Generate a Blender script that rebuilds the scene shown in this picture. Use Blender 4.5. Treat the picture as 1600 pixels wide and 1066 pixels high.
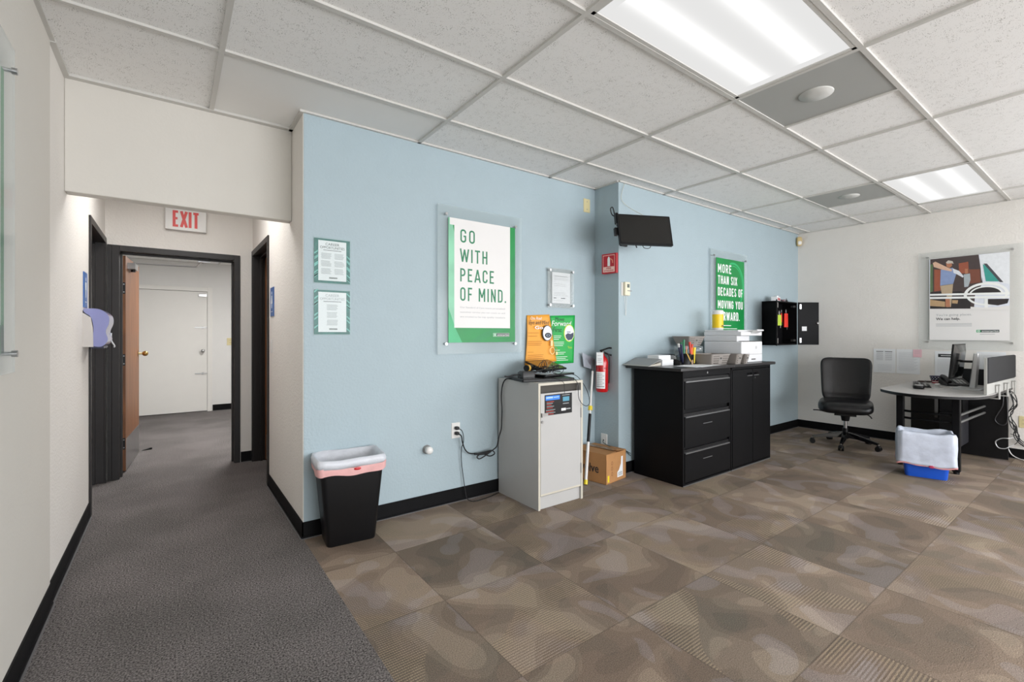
import bpy, math, random
from mathutils import Vector, Matrix
for o in list(bpy.data.objects): bpy.data.objects.remove(o)
scene = bpy.context.scene
COL = scene.collection
random.seed(7)
PI = math.pi
H = 2.609            # ceiling height
# ------------------------------------------------------------------ camera
cam_d = bpy.data.cameras.new('camera'); cam = bpy.data.objects.new('camera', cam_d); COL.objects.link(cam)
cam_d.sensor_width = 36.0; cam_d.lens = 721.96/1600*36
cam_d.shift_y = -(533-522.67)/1600
cam_d.clip_start = 0.05
AZ = math.atan((1780.1-800)/721.96)
cam.location = (0, 0, 1.2507)
cam.rotation_euler = (PI/2, 0, AZ-PI/2)
scene.camera = cam
# ------------------------------------------------------------------ world, view
w = bpy.data.worlds.new('world'); scene.world = w; w.use_nodes = True
w.node_tree.nodes['Background'].inputs[0].default_value = (0.80, 0.88, 1.0, 1)
w.node_tree.nodes['Background'].inputs[1].default_value = 1.0
vs = scene.view_settings
vs.view_transform = 'Standard'; vs.look = 'None'; vs.gamma = 1; vs.use_curve_mapping = False
vs.exposure = 0.80
def area(name, loc, rot, sx, sy, power, col=(1, 1, 1)):
    l = bpy.data.lights.new(name, 'AREA'); l.shape = 'RECTANGLE'; l.size = sx; l.size_y = sy
    l.energy = power; l.color = col
    o = bpy.data.objects.new(name, l); COL.objects.link(o); o.location = loc; o.rotation_euler = rot
    return o
# daylight entering by the shop windows (right wall nearer than the frame, and the shop front behind)
area('daylight_right', (6.80, -1.85, 1.45), (0, PI/2, 0), 1.9, 2.9, 42, (0.97, 0.98, 1.0))
area('daylight_back', (3.2, -4.10, 1.25), (-PI/2, 0, PI), 6.0, 2.1, 182, (0.97, 0.98, 1.0))

# ------------------------------------------------------------------ colours and materials
def lin(c):
    if isinstance(c, str):
        c = c.lstrip('#'); c = [int(c[i:i+2], 16)/255 for i in (0, 2, 4)]
    return tuple((x/12.92 if x <= 0.04045 else ((x+0.055)/1.055)**2.4) for x in c)
MATS = {}
def mat(name, col, rough=0.5, metal=0.0, var=0.04, vscale=6.0, bump=0.0, bscale=90.0, spec=0.5, alpha=1.0, trans=0.0, emit=None, estr=1.0, coat=0.0):
    if name in MATS: return MATS[name]
    m = bpy.data.materials.new(name); m.use_nodes = True; MATS[name] = m
    nt = m.node_tree; n = nt.nodes; L = nt.links
    b = n['Principled BSDF']; c = lin(col)
    tc = n.new('ShaderNodeTexCoord')
    nz = n.new('ShaderNodeTexNoise'); nz.inputs['Scale'].default_value = vscale; nz.inputs['Detail'].default_value = 3
    L.new(tc.outputs['Object'], nz.inputs['Vector'])
    mx = n.new('ShaderNodeMix'); mx.data_type = 'RGBA'
    mx.inputs[6].default_value = tuple(max(0, x*(1-var*2)) for x in c)+(1,)
    mx.inputs[7].default_value = tuple(min(1, x*(1+var*2)) for x in c)+(1,)
    L.new(nz.outputs['Fac'], mx.inputs[0]); L.new(mx.outputs[2], b.inputs['Base Color'])
    b.inputs['Roughness'].default_value = rough; b.inputs['Metallic'].default_value = metal
    b.inputs['Specular IOR Level'].default_value = spec
    b.inputs['Coat Weight'].default_value = coat
    b.inputs['Alpha'].default_value = alpha
    b.inputs['Transmission Weight'].default_value = trans
    if emit:
        b.inputs['Emission Color'].default_value = lin(emit)+(1,); b.inputs['Emission Strength'].default_value = estr
    if bump:
        n2 = n.new('ShaderNodeTexNoise'); n2.inputs['Scale'].default_value = bscale; n2.inputs['Detail'].default_value = 4
        L.new(tc.outputs['Object'], n2.inputs['Vector'])
        bp = n.new('ShaderNodeBump'); bp.inputs['Strength'].default_value = bump; bp.inputs['Distance'].default_value = 0.01
        L.new(n2.outputs['Fac'], bp.inputs['Height']); L.new(bp.outputs[0], b.inputs['Normal'])
    return m
M_BEIGE = mat('paint_cream', '#e8e4de', 0.75, var=0.015, bump=0.35, bscale=70)
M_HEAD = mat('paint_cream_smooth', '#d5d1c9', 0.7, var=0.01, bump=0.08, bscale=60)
M_BLUE = mat('paint_pale_blue', '#a8b9c0', 0.6, var=0.015, bump=0.28, bscale=60)
M_WHITEWALL = mat('paint_white', '#e0dfdc', 0.75, var=0.015, bump=0.1)
M_BASE = mat('baseboard_rubber', '#0d0d0f', 0.6, var=0.15, vscale=12, bump=0.05, spec=0.15)
M_BASEEDGE = mat('baseboard_toe', '#6a696a', 0.5)
M_TBAR = mat('grid_metal', '#cbc9c4', 0.45)
M_TILE_S = mat('ceiling_tile_smooth', '#ebeae7', 0.85, var=0.01)
M_WHITE = mat('white_plastic', '#e6e5e2', 0.4)
M_CREAM = mat('cream_plastic', '#dccf9f', 0.4)
M_PAPER = mat('white_paper', '#eceef0', 0.8, var=0.01)
M_PRINT = mat('white_print', '#e6e4e2', 0.45, var=0.01)
M_INK = mat('black_ink', '#26282c', 0.6)
M_GREYINK = mat('grey_ink', '#a6a9ac', 0.7)
M_GREEN = mat('poster_green', '#038a42', 0.4, var=0.18, vscale=3)
M_GREEN_T = mat('poster_letter_green', '#1f7d55', 0.45, var=0.05)
M_TEAL = mat('teal_border', '#0f625a', 0.5, var=0.3, vscale=25)
M_CHROME = mat('brushed_steel', '#b9b9b9', 0.28, 1.0)
M_BLACK = mat('black_plastic', '#0d0d0f', 0.4, var=0.1, spec=0.35)
M_BLACKG = mat('black_glossy', '#0c0c0e', 0.12, var=0.05)
M_BLACKMETAL = mat('black_painted_metal', '#0c0c0e', 0.5, var=0.12, vscale=4, bump=0.03, bscale=300, spec=0.14)
M_LEATHER = mat('black_leather', '#101013', 0.30, var=0.12, bump=0.10, bscale=16, spec=0.42)
M_DKFRAME = mat('brown_black_frame', '#1b1716', 0.45, var=0.12, vscale=9, bump=0.05)
M_YELLOW = mat('yellow_plastic', '#e8cf2c', 0.4)
M_RED = mat('red_enamel', '#c3131a', 0.25, var=0.05, coat=0.4)
M_CABWHITE = mat('white_laminate', '#b9b8b6', 0.42, var=0.015)
M_CABEDGE = mat('cream_edge_band', '#c8c2b3', 0.45)
M_DARKIN = mat('dark_interior', '#4a4640', 0.7)
M_CARD = mat('brown_cardboard', '#b48353', 0.85, var=0.05, vscale=14)
M_GREY = mat('grey_plastic', '#8f8f8e', 0.45)
M_SILVER = mat('silver_plastic', '#c4c5c6', 0.3, 0.4)
M_PRINTER = mat('printer_white', '#dedfe1', 0.4, var=0.01)
M_CORD = mat('black_rubber', '#161719', 0.5)
M_DESK = mat('desk_laminate', '#b3b0ad', 0.35, var=0.03, vscale=120)
M_ACRY = mat('frosted_acrylic', '#c3d2d4', 0.12, alpha=0.22, var=0.0)
M_ACRYC = mat('clear_acrylic', '#c8d0cf', 0.1, alpha=0.16, var=0.0)
M_LINER = mat('white_liner', '#dcdfe6', 0.35, var=0.06, vscale=18, bump=0.7, bscale=18, alpha=0.96)
M_LINERT = mat('translucent_liner', '#d5dcea', 0.3, var=0.10, vscale=14, bump=0.55, bscale=16, alpha=0.74)
M_HEM = mat('liner_red_edge', '#cf8f8d', 0.4)
M_PINK = mat('pink_drawstring', '#e9b4b2', 0.4, var=0.08, vscale=20, bump=0.3, bscale=20)

def node_wood():
    m = mat('oak_veneer', '#9b663b', 0.45)
    nt = m.node_tree; n = nt.nodes; L = nt.links; b = n['Principled BSDF']
    tc = n.new('ShaderNodeTexCoord'); mp = n.new('ShaderNodeMapping'); mp.inputs['Scale'].default_value = (9, 9, 0.6)
    nz = n.new('ShaderNodeTexNoise'); nz.inputs['Scale'].default_value = 3.2; nz.inputs['Detail'].default_value = 5; nz.inputs['Distortion'].default_value = 1.2
    cr = n.new('ShaderNodeValToRGB'); e = cr.color_ramp.elements
    e[0].position = 0.3; e[0].color = lin('#5f3b22')+(1,); e[1].position = 0.7; e[1].color = lin('#935f38')+(1,)
    L.new(tc.outputs['Object'], mp.inputs[0]); L.new(mp.outputs[0], nz.inputs['Vector']); L.new(nz.outputs['Fac'], cr.inputs[0]); L.new(cr.outputs[0], b.inputs['Base Color'])
    return m
M_WOOD = node_wood()

def node_ceiling_tile():
    m = bpy.data.materials.new('ceiling_tile_fissured'); m.use_nodes = True
    nt = m.node_tree; n = nt.nodes; L = nt.links; b = n['Principled BSDF']; b.inputs['Roughness'].default_value = 0.9
    tc = n.new('ShaderNodeTexCoord')
    v = n.new('ShaderNodeTexVoronoi'); v.inputs['Scale'].default_value = 165; v.inputs['Randomness'].default_value = 1
    wn = n.new('ShaderNodeTexNoise'); wn.inputs['Scale'].default_value = 30; wn.inputs['Detail'].default_value = 2
    L.new(tc.outputs['Object'], v.inputs['Vector']); L.new(tc.outputs['Object'], wn.inputs['Vector'])
    # pit size varies: distance < noise-based radius
    ma = n.new('ShaderNodeMath'); ma.operation = 'MULTIPLY'; ma.inputs[1].default_value = 0.62
    L.new(wn.outputs['Fac'], ma.inputs[0])
    mb = n.new('ShaderNodeMath'); mb.operation = 'SUBTRACT'; mb.inputs[1].default_value = 0.12; L.new(ma.outputs[0], mb.inputs[0])
    mc = n.new('ShaderNodeMath'); mc.operation = 'LESS_THAN'; L.new(v.outputs['Distance'], mc.inputs[0]); L.new(mb.outputs[0], mc.inputs[1])
    mx = n.new('ShaderNodeMix'); mx.data_type = 'RGBA'; mx.inputs[6].default_value = lin('#f1f0ee')+(1,); mx.inputs[7].default_value = lin('#98968f')+(1,)
    L.new(mc.outputs[0], mx.inputs[0]); L.new(mx.outputs[2], b.inputs['Base Color'])
    return m
M_TILE = node_ceiling_tile()

def node_carpet():
    """square carpet tiles: soft leaf shapes in browns, greens and lilac grey, patches of fine ribs"""
    m = bpy.data.materials.new('patterned_carpet_tile'); m.use_nodes = True
    nt = m.node_tree; n = nt.nodes; L = nt.links; b = n['Principled BSDF']
    b.inputs['Roughness'].default_value = 0.95; b.inputs['Specular IOR Level'].default_value = 0.15
    def N(t, **k):
        x = n.new(t)
        for a, v in k.items(): setattr(x, a, v)
        return x
    def math2(op, a, bb=None, c=None):
        x = N('ShaderNodeMath', operation=op)
        for i, s in enumerate((a, bb, c)):
            if s is None: continue
            if isinstance(s, (int, float)): x.inputs[i].default_value = s
            else: L.new(s, x.inputs[i])
        return x.outputs[0]
    def vmath(op, a, bb=None):
        x = N('ShaderNodeVectorMath', operation=op)
        for i, s in enumerate((a, bb)):
            if s is None: continue
            if isinstance(s, tuple): x.inputs[i].default_value = s
            else: L.new(s, x.inputs[i])
        return x.outputs[0]
    def ramp(f, stops, const=False):
        r = N('ShaderNodeValToRGB'); cr = r.color_ramp
        cr.interpolation = 'CONSTANT' if const else 'LINEAR'
        while len(cr.elements) < len(stops): cr.elements.new(0.5)
        for e, (p, c) in zip(cr.elements, stops): e.position = p; e.color = (lin(c) if not isinstance(c, float) else (c, c, c))+(1,)
        L.new(f, r.inputs[0]); return r.outputs[0]
    def mix(f, a, bb, bt='MIX'):
        x = N('ShaderNodeMix', data_type='RGBA', blend_type=bt)
        if isinstance(f, float): x.inputs[0].default_value = f
        else: L.new(f, x.inputs[0])
        for i, s in ((6, a), (7, bb)):
            if isinstance(s, str): x.inputs[i].default_value = lin(s)+(1,)
            else: L.new(s, x.inputs[i])
        return x.outputs[2]
    tc = N('ShaderNodeTexCoord')
    p = vmath('ADD', tc.outputs['Object'], (-0.456+6.0, -0.162+6.0, 0))
    p = vmath('DIVIDE', p, (0.598, 0.598, 1.0))
    tid = vmath('FLOOR', p)
    loc = vmath('FRACTION', p)
    wn = N('ShaderNodeTexWhiteNoise', noise_dimensions='3D'); L.new(tid, wn.inputs['Vector'])
    off = vmath('MULTIPLY', wn.outputs['Color'], (37.0, 53.0, 11.0))
    sep = N('ShaderNodeSeparateColor'); L.new(wn.outputs['Color'], sep.inputs[0])
    q = vmath('ADD', loc, off)
    n1 = N('ShaderNodeTexNoise'); n1.inputs['Scale'].default_value = 1.9; n1.inputs['Detail'].default_value = 0.0; n1.inputs['Distortion'].default_value = 0.7
    L.new(q, n1.inputs['Vector'])
    n2 = N('ShaderNodeTexNoise'); n2.inputs['Scale'].default_value = 2.1; n2.inputs['Detail'].default_value = 0.0; n2.inputs['Distortion'].default_value = 0.9
    L.new(vmath('ADD', q, (5.2, 1.7, 3.1)), n2.inputs['Vector'])
    n3 = N('ShaderNodeTexNoise'); n3.inputs['Scale'].default_value = 1.5; n3.inputs['Detail'].default_value = 0.0; n3.inputs['Distortion'].default_value = 0.3
    L.new(vmath('ADD', q, (9.9, 4.4, 7.7)), n3.inputs['Vector'])
    base = ramp(sep.outputs[0], [(0.0, '#7a6a5d'), (0.35, '#8f7e6f'), (0.6, '#736a5f'), (0.78, '#a08f7f')], True)
    c1 = ramp(n1.outputs['Fac'], [(0.0, '#65625a'), (0.41, '#6d6257'), (0.422, '#85756a'), (0.55, '#887869'), (0.562, '#a08f7f'), (0.64, '#9f8e7e'), (0.65, '#c2b09b')])
    c2 = ramp(n2.outputs['Fac'], [(0.0, '#62635a'), (0.39, '#6b645a'), (0.402, '#7f7064'), (0.60, '#847466'), (0.612, '#9a9291'), (0.72, '#a49b9c')])
    col = mix(0.5, c1, c2)
    col = mix(0.38, col, base)
    # ribs
    sx = N('ShaderNodeSeparateXYZ'); L.new(tc.outputs['Object'], sx.inputs[0])
    pick = math2('GREATER_THAN', sep.outputs[2], 0.5)
    a1 = math2('MULTIPLY', sx.outputs[0], pick); inv = math2('SUBTRACT', 1.0, pick); a2 = math2('MULTIPLY', sx.outputs[1], inv)
    along = math2('ADD', a1, a2)
    b1 = math2('MULTIPLY', sx.outputs[1], pick); b2 = math2('MULTIPLY', sx.outputs[0], inv); cross = math2('ADD', b1, b2)
    s1 = math2('SINE', math2('MULTIPLY', along, 2*PI/0.0135))
    s1 = math2('GREATER_THAN', s1, 0.05)
    s2 = math2('SINE', math2('MULTIPLY', cross, 2*PI/0.009)); s2 = math2('MULTIPLY_ADD', s2, 0.35, 0.65)
    stripe = math2('MULTIPLY', s1, s2)
    mask = math2('MULTIPLY', ramp(n3.outputs['Fac'], [(0.0, 0.0), (0.53, 0.0), (0.54, 1.0)]), math2('GREATER_THAN', sep.outputs[1], 0.18))
    scol = ramp(n2.outputs['Fac'], [(0.0, '#cdb998'), (0.42, '#cdb898'), (0.48, '#bfae9b'), (0.56, '#bbb2b0')])
    col = mix(math2('MULTIPLY', math2('MULTIPLY', stripe, mask), 0.40), col, scol)
    dk = math2('MULTIPLY', math2('SUBTRACT', 1.0, s1), mask)
    col = mix(math2('MULTIPLY', dk, 0.22), col, '#4c423a')
    # fibre speckle
    fz = N('ShaderNodeTexNoise'); fz.inputs['Scale'].default_value = 230; fz.inputs['Detail'].default_value = 3
    L.new(tc.outputs['Object'], fz.inputs['Vector'])
    fr = ramp(fz.outputs['Fac'], [(0.32, 0.50), (0.68, 1.30)])
    col = mix(0.75, col, fr, 'MULTIPLY')
    # seams
    sl = N('ShaderNodeSeparateXYZ'); L.new(loc, sl.inputs[0])
    def edge(s):
        a_ = math2('ABSOLUTE', math2('SUBTRACT', s, 0.5)); return math2('GREATER_THAN', a_, 0.4955)
    ed = math2('MAXIMUM', edge(sl.outputs[0]), edge(sl.outputs[1]))
    col = mix(math2('MULTIPLY', ed, 0.35), col, '#3f3832')
    L.new(col, b.inputs['Base Color'])
    bp = N('ShaderNodeBump'); bp.inputs['Strength'].default_value = 0.5; bp.inputs['Distance'].default_value = 0.004
    L.new(fz.outputs['Fac'], bp.inputs['Height']); L.new(bp.outputs[0], b.inputs['Normal'])
    return m
M_CARPET = node_carpet()
def node_grey_carpet():
    m = bpy.data.materials.new('grey_loop_carpet'); m.use_nodes = True
    nt = m.node_tree; n = nt.nodes; L = nt.links; b = n['Principled BSDF']
    b.inputs['Roughness'].default_value = 0.95; b.inputs['Specular IOR Level'].default_value = 0.12
    tc = n.new('ShaderNodeTexCoord')
    a = n.new('ShaderNodeTexNoise'); a.inputs['Scale'].default_value = 150; a.inputs['Detail'].default_value = 3
    c = n.new('ShaderNodeTexNoise'); c.inputs['Scale'].default_value = 2.2; c.inputs['Detail'].default_value = 3
    L.new(tc.outputs['Object'], a.inputs['Vector']); L.new(tc.outputs['Object'], c.inputs['Vector'])
    r = n.new('ShaderNodeValToRGB'); e = r.color_ramp.elements
    e[0].position = 0.34; e[0].color = lin('#383535')+(1,); e[1].position = 0.68; e[1].color = lin('#94908e')+(1,)
    L.new(a.outputs['Fac'], r.inputs[0])
    r2 = n.new('ShaderNodeValToRGB'); e = r2.color_ramp.elements
    e[0].position = 0.35; e[0].color = (0.82, 0.81, 0.8, 1); e[1].position = 0.65; e[1].color = (1.08, 1.05, 1.05, 1)
    L.new(c.outputs['Fac'], r2.inputs[0])
    mx = n.new('ShaderNodeMix'); mx.data_type = 'RGBA'; mx.blend_type = 'MULTIPLY'; mx.inputs[0].default_value = 1
    L.new(r.outputs[0], mx.inputs[6]); L.new(r2.outputs[0], mx.inputs[7]); L.new(mx.outputs[2], b.inputs['Base Color'])
    bp = n.new('ShaderNodeBump'); bp.inputs['Strength'].default_value = 0.6; bp.inputs['Distance'].default_value = 0.005
    L.new(a.outputs['Fac'], bp.inputs['Height']); L.new(bp.outputs[0], b.inputs['Normal'])
    return m
M_GCARPET = node_grey_carpet()
def node_lens(name, y0, y1, base, band):
    """lit prismatic troffer lens: two tubes show through as brighter bands"""
    m = bpy.data.materials.new(name); m.use_nodes = True
    nt = m.node_tree; n = nt.nodes; L = nt.links; n.remove(n['Principled BSDF'])
    e = n.new('ShaderNodeEmission'); tc = n.new('ShaderNodeTexCoord'); s = n.new('ShaderNodeSeparateXYZ')
    L.new(tc.outputs['Object'], s.inputs[0])
    def M(op, a, b_=None):
        x = n.new('ShaderNodeMath'); x.operation = op
        for i, v in enumerate((a, b_)):
            if v is None: continue
            if isinstance(v, (int, float)): x.inputs[i].default_value = v
            else: L.new(v, x.inputs[i])
        return x.outputs[0]
    d = M('ABSOLUTE', M('SUBTRACT', M('ABSOLUTE', s.outputs[1]), 0.12))
    g = M('EXPONENT', M('MULTIPLY', M('POWER', M('DIVIDE', d, 0.045), 2.0), -1.0))
    ex = M('LESS_THAN', M('ABSOLUTE', s.outputs[0]), 0.53)
    st = M('ADD', M('MULTIPLY', M('MULTIPLY', g, ex), band), base)
    L.new(st, e.inputs['Strength']); e.inputs['Color'].default_value = (1.0, 0.995, 0.985, 1)
    L.new(e.outputs[0], n['Material Output'].inputs[0])
    return m
def node_perf():
    m = bpy.data.materials.new('perforated_grille'); m.use_nodes = True
    nt = m.node_tree; n = nt.nodes; L = nt.links; b = n['Principled BSDF']; b.inputs['Roughness'].default_value = 0.55
    tc = n.new('ShaderNodeTexCoord'); v = n.new('ShaderNodeTexVoronoi'); v.inputs['Scale'].default_value = 110; v.inputs['Randomness'].default_value = 0.0
    L.new(tc.outputs['Object'], v.inputs['Vector'])
    c = n.new('ShaderNodeValToRGB'); e = c.color_ramp.elements
    e[0].position = 0.36; e[0].color = lin('#5c5d5a')+(1,); e[1].position = 0.46; e[1].color = lin('#a9aaa7')+(1,)
    L.new(v.outputs['Distance'], c.inputs[0]); L.new(c.outputs[0], b.inputs['Base Color'])
    return m
M_PERF = node_perf()

# ------------------------------------------------------------------ mesh builder
class MB:
    def __init__(s): s.v = []; s.f = []; s.mi = []; s.mats = []; s.sm = []
    def m(s, mt):
        if mt not in s.mats: s.mats.append(mt)
        return s.mats.index(mt)
    def add(s, verts, faces, mt, smooth=False, T=None):
        o = len(s.v); k = s.m(mt)
        s.v += [tuple(T @ Vector(p)) if T else tuple(p) for p in verts]
        for f in faces: s.f.append([o+i for i in f]); s.mi.append(k); s.sm.append(smooth)
    def box(s, x0, x1, y0, y1, z0, z1, mt, T=None):
        v = [(x, y, z) for z in (z0, z1) for y in (y0, y1) for x in (x0, x1)]
        s.add(v, [(0, 2, 3, 1), (4, 5, 7, 6), (0, 1, 5, 4), (2, 6, 7, 3), (0, 4, 6, 2), (1, 3, 7, 5)], mt, False, T); return s
    def quad(s, a, b, c, d, mt): s.add([a, b, c, d], [(0, 1, 2, 3)], mt); return s
    def loft(s, loops, mt, cap0=True, cap1=True, smooth=True, closed=True, T=None):
        n = len(loops[0]); v = [p for l in loops for p in l]; f = []
        for i in range(len(loops)-1):
            for j in range(n if closed else n-1):
                k = (j+1) % n
                f.append((i*n+j, i*n+k, (i+1)*n+k, (i+1)*n+j))
        s.add(v, f, mt, smooth, T)
        if cap0: s.add(loops[0], [tuple(range(n))[::-1]], mt, False, T)
        if cap1: s.add(loops[-1], [tuple(range(n))], mt, False, T)
        return s
    def cyl(s, p0, p1, r0, r1=None, mt=None, seg=16, caps=True, smooth=True):
        if r1 is None: r1 = r0
        p0 = Vector(p0); p1 = Vector(p1); d = (p1-p0).normalized()
        a = d.orthogonal().normalized(); b = d.cross(a)
        L = [[tuple(p+(a*math.cos(t)+b*math.sin(t))*r) for t in [2*PI*i/seg for i in range(seg)]] for p, r in ((p0, r0), (p1, r1))]
        return s.loft(L, mt, caps, caps, smooth)
    def tube(s, pts, r, mt, seg=8, sub=6):
        P = [Vector(p) for p in pts]; Q = []
        for i in range(len(P)-1):
            a = P[max(i-1, 0)]; b = P[i]; c = P[i+1]; d = P[min(i+2, len(P)-1)]
            for k in range(sub):
                t = k/sub
                Q.append(0.5*((2*b)+(c-a)*t+(2*a-5*b+4*c-d)*t*t+(3*b-3*c+d-a)*t**3))
        Q.append(P[-1]); loops = []; prev = None
        for i, q in enumerate(Q):
            d = (Q[min(i+1, len(Q)-1)]-Q[max(i-1, 0)])
            if d.length < 1e-9: d = Vector((0, 0, 1))
            d.normalize()
            a = d.orthogonal().normalized() if prev is None else (prev-d*prev.dot(d)).normalized()
            prev = a; b = d.cross(a)
            loops.append([tuple(q+(a*math.cos(2*PI*j/seg)+b*math.sin(2*PI*j/seg))*r) for j in range(seg)])
        return s.loft(loops, mt)
    def lathe(s, prof, mt, c=(0, 0, 0), seg=24, cap0=True, cap1=True, T=None):
        return s.loft([[(c[0]+r*math.cos(2*PI*j/seg), c[1]+r*math.sin(2*PI*j/seg), c[2]+z) for j in range(seg)] for r, z in prof], mt, cap0, cap1, True, True, T)
    def se(s, c, a, e1, e2, mt, T=None, nu=28, nv=14, fn=None):
        def sp(x, e): return math.copysign(abs(x)**e, x)
        loops = []
        for i in range(nv+1):
            ph = -PI/2+PI*i/nv; ph = max(min(ph, PI/2-0.03), -PI/2+0.03)
            l = []
            for j in range(nu):
                th = 2*PI*j/nu
                p = Vector((a[0]*sp(math.cos(ph), e1)*sp(math.cos(th), e2), a[1]*sp(math.cos(ph), e1)*sp(math.sin(th), e2), a[2]*sp(math.sin(ph), e1)))
                if fn: p = fn(p)
                l.append(tuple(p+Vector(c)))
            loops.append(l)
        return s.loft(loops, mt, True, True, True, True, T)
    def poly(s, pts, y, mt):          # flat artwork polygon in the local x/z plane, facing -y
        s.add([(x, y, z) for x, z in pts], [tuple(range(len(pts)))], mt); return s
    def rect(s, x0, x1, z0, z1, y, mt): return s.poly([(x0, z0), (x1, z0), (x1, z1), (x0, z1)], y, mt)
    def disc(s, cx, cz, rx, rz, y, mt, seg=28, a0=0, a1=2*PI):
        return s.poly([(cx+rx*math.cos(a0+(a1-a0)*i/seg), cz+rz*math.sin(a0+(a1-a0)*i/seg)) for i in range(seg + (0 if a1-a0 >= 2*PI-1e-6 else 1))], y, mt)
    def ring(s, cx, cz, rx, rz, t, y, mt, seg=36, a0=0, a1=2*PI):
        v = []; f = []
        for i in range(seg+1):
            a = a0+(a1-a0)*i/seg
            v += [(cx+rx*math.cos(a), y, cz+rz*math.sin(a)), (cx+(rx-t)*math.cos(a), y, cz+(rz-t)*math.sin(a))]
        for i in range(seg): f.append((2*i, 2*i+2, 2*i+3, 2*i+1))
        s.add(v, f, mt); return s
    def text(s, txt, x, z, w=None, h=0.02, y=-0.001, mt=None, bold=0.0, align='l', shear=0.0, T=None):
        cu = bpy.data.curves.new('t', 'FONT'); cu.body = txt; cu.size = 1.0; cu.offset = bold; cu.resolution_u = 3; cu.fill_mode = 'FRONT'
        cu.shear = shear
        ob = bpy.data.objects.new('t', cu); COL.objects.link(ob)
        dg = bpy.context.evaluated_depsgraph_get(); me = bpy.data.meshes.new_from_object(ob.evaluated_get(dg))
        vs_ = [v.co.copy() for v in me.vertices]; fs = [tuple(p.vertices) for p in me.polygons]
        bpy.data.objects.remove(ob); bpy.data.curves.remove(cu); bpy.data.meshes.remove(me)
        if not vs_: return s
        xs = [v.x for v in vs_]; x0 = min(xs); x1 = max(xs)
        k = h/0.69; kx = k if w is None else w/(x1-x0)
        ww = (x1-x0)*kx
        xo = {'l': x, 'c': x-ww/2, 'r': x-ww}[align]
        s.add([(xo+(v.x-x0)*kx, y, z+v.y*k) for v in vs_], fs, mt, False, T); return s
    def strokes(s, txt, x, z, w, h, y, mt, t=.13, gap=.20):
        """condensed poster capitals drawn with an even pen; t, gap and letter widths are fractions of the cap height"""
        adv = []; tot = 0
        for c in txt:
            wl = GW.get(c, .46); adv.append((c, tot, wl)); tot += wl+gap
        tot -= gap; kx = w/(tot+t*0)
        np_ = 0
        for c, x0, wl in adv:
            if c == ' ': continue
            for pl in GL[c](wl):
                P = [Vector((x+(x0+a)*kx, z+b*h)) for a, b in pl]; P = [q for k, q in enumerate(P) if k == 0 or (q-P[k-1]).length > 1e-6]
                tt = t*h*.5; yy = y-np_*9e-5; np_ = (np_+1) % 5; n = len(P); L_ = []; Q_ = []
                for k in range(n):
                    d0 = (P[k]-P[k-1]).normalized() if k > 0 else (P[1]-P[0]).normalized()
                    d1 = (P[k+1]-P[k]).normalized() if k < n-1 else d0
                    m_ = (d0+d1); m_ = m_.normalized() if m_.length > 1e-6 else d0
                    nn = Vector((-m_.y, m_.x)); ww = tt/max(.5, abs(nn.dot(Vector((-d0.y, d0.x)))))
                    L_.append(P[k]+nn*ww); Q_.append(P[k]-nn*ww)
                s.add([(q.x, yy, q.y) for q in L_+Q_], [(k, n+k, n+k+1, k+1) for k in range(n-1)], mt)
        return s
    def build(s, name, parent=None, bevel=0.0, kind=None, label=None, cat=None, group=None, auto=True):
        me = bpy.data.meshes.new(name); me.from_pydata(s.v, [], s.f)
        for mt in s.mats: me.materials.append(mt)
        for p, k, sm in zip(me.polygons, s.mi, s.sm): p.material_index = k; p.use_smooth = sm
        me.update()
        o = bpy.data.objects.new(name, me); COL.objects.link(o)
        if parent: o.parent = parent
        if bevel:
            b = o.modifiers.new('bevel', 'BEVEL'); b.width = bevel; b.segments = 2; b.limit_method = 'ANGLE'; b.angle_limit = math.radians(50)
        tag(o, label, cat, group, kind)
        return o
_T = .065
def _arc(cx, cz, rx, rz, a0, a1, n=6): return [(cx+rx*math.cos(math.radians(a0+(a1-a0)*i/n)), cz+rz*math.sin(math.radians(a0+(a1-a0)*i/n))) for i in range(n+1)]
def _O(w): 
    r = w/2-_T; c = w/2; return [[*_arc(c, 1-_T-r, r, r, 0, 180, 10), *_arc(c, _T+r, r, r, 180, 360, 10), (c+r, 1-_T-r)]]
def _C(w): 
    r = w/2-_T; c = w/2; return [[(c+r, .70), *_arc(c, 1-_T-r, r, r, 0, 180, 10), *_arc(c, _T+r, r, r, 180, 360, 10), (c+r, .30)]]
def _G(w):
    r = w/2-_T; c = w/2; return [[(c+r, .70), *_arc(c, 1-_T-r, r, r, 0, 180, 10), *_arc(c, _T+r, r, r, 180, 360, 10), (c+r, .48), (c+.02, .48)]]
def _D(w):
    r = w/2-_T; c = w/2; return [[(_T, 0), (_T, 1-_T), (c, 1-_T), *_arc(c, 1-_T-r, r, r, 90, 0, 5), *_arc(c, _T+r, r, r, 360, 270, 5), (.135, _T)]]
def _P(w):
    r = .20; return [[(_T, 0), (_T, 1-_T), (w-_T-r, 1-_T), *_arc(w-_T-r, 1-_T-r, r, r, 90, 0, 5), *_arc(w-_T-r, .46+r, r, r, 0, -90, 5), (.135, .46)]]
def _S(w):
    r = w/2-_T; c = w/2; return [[*_arc(c, 1-_T-r, r, r, 10, 200, 9), *_arc(c, _T+r, r, r, 20, -190, 9)]]
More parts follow.
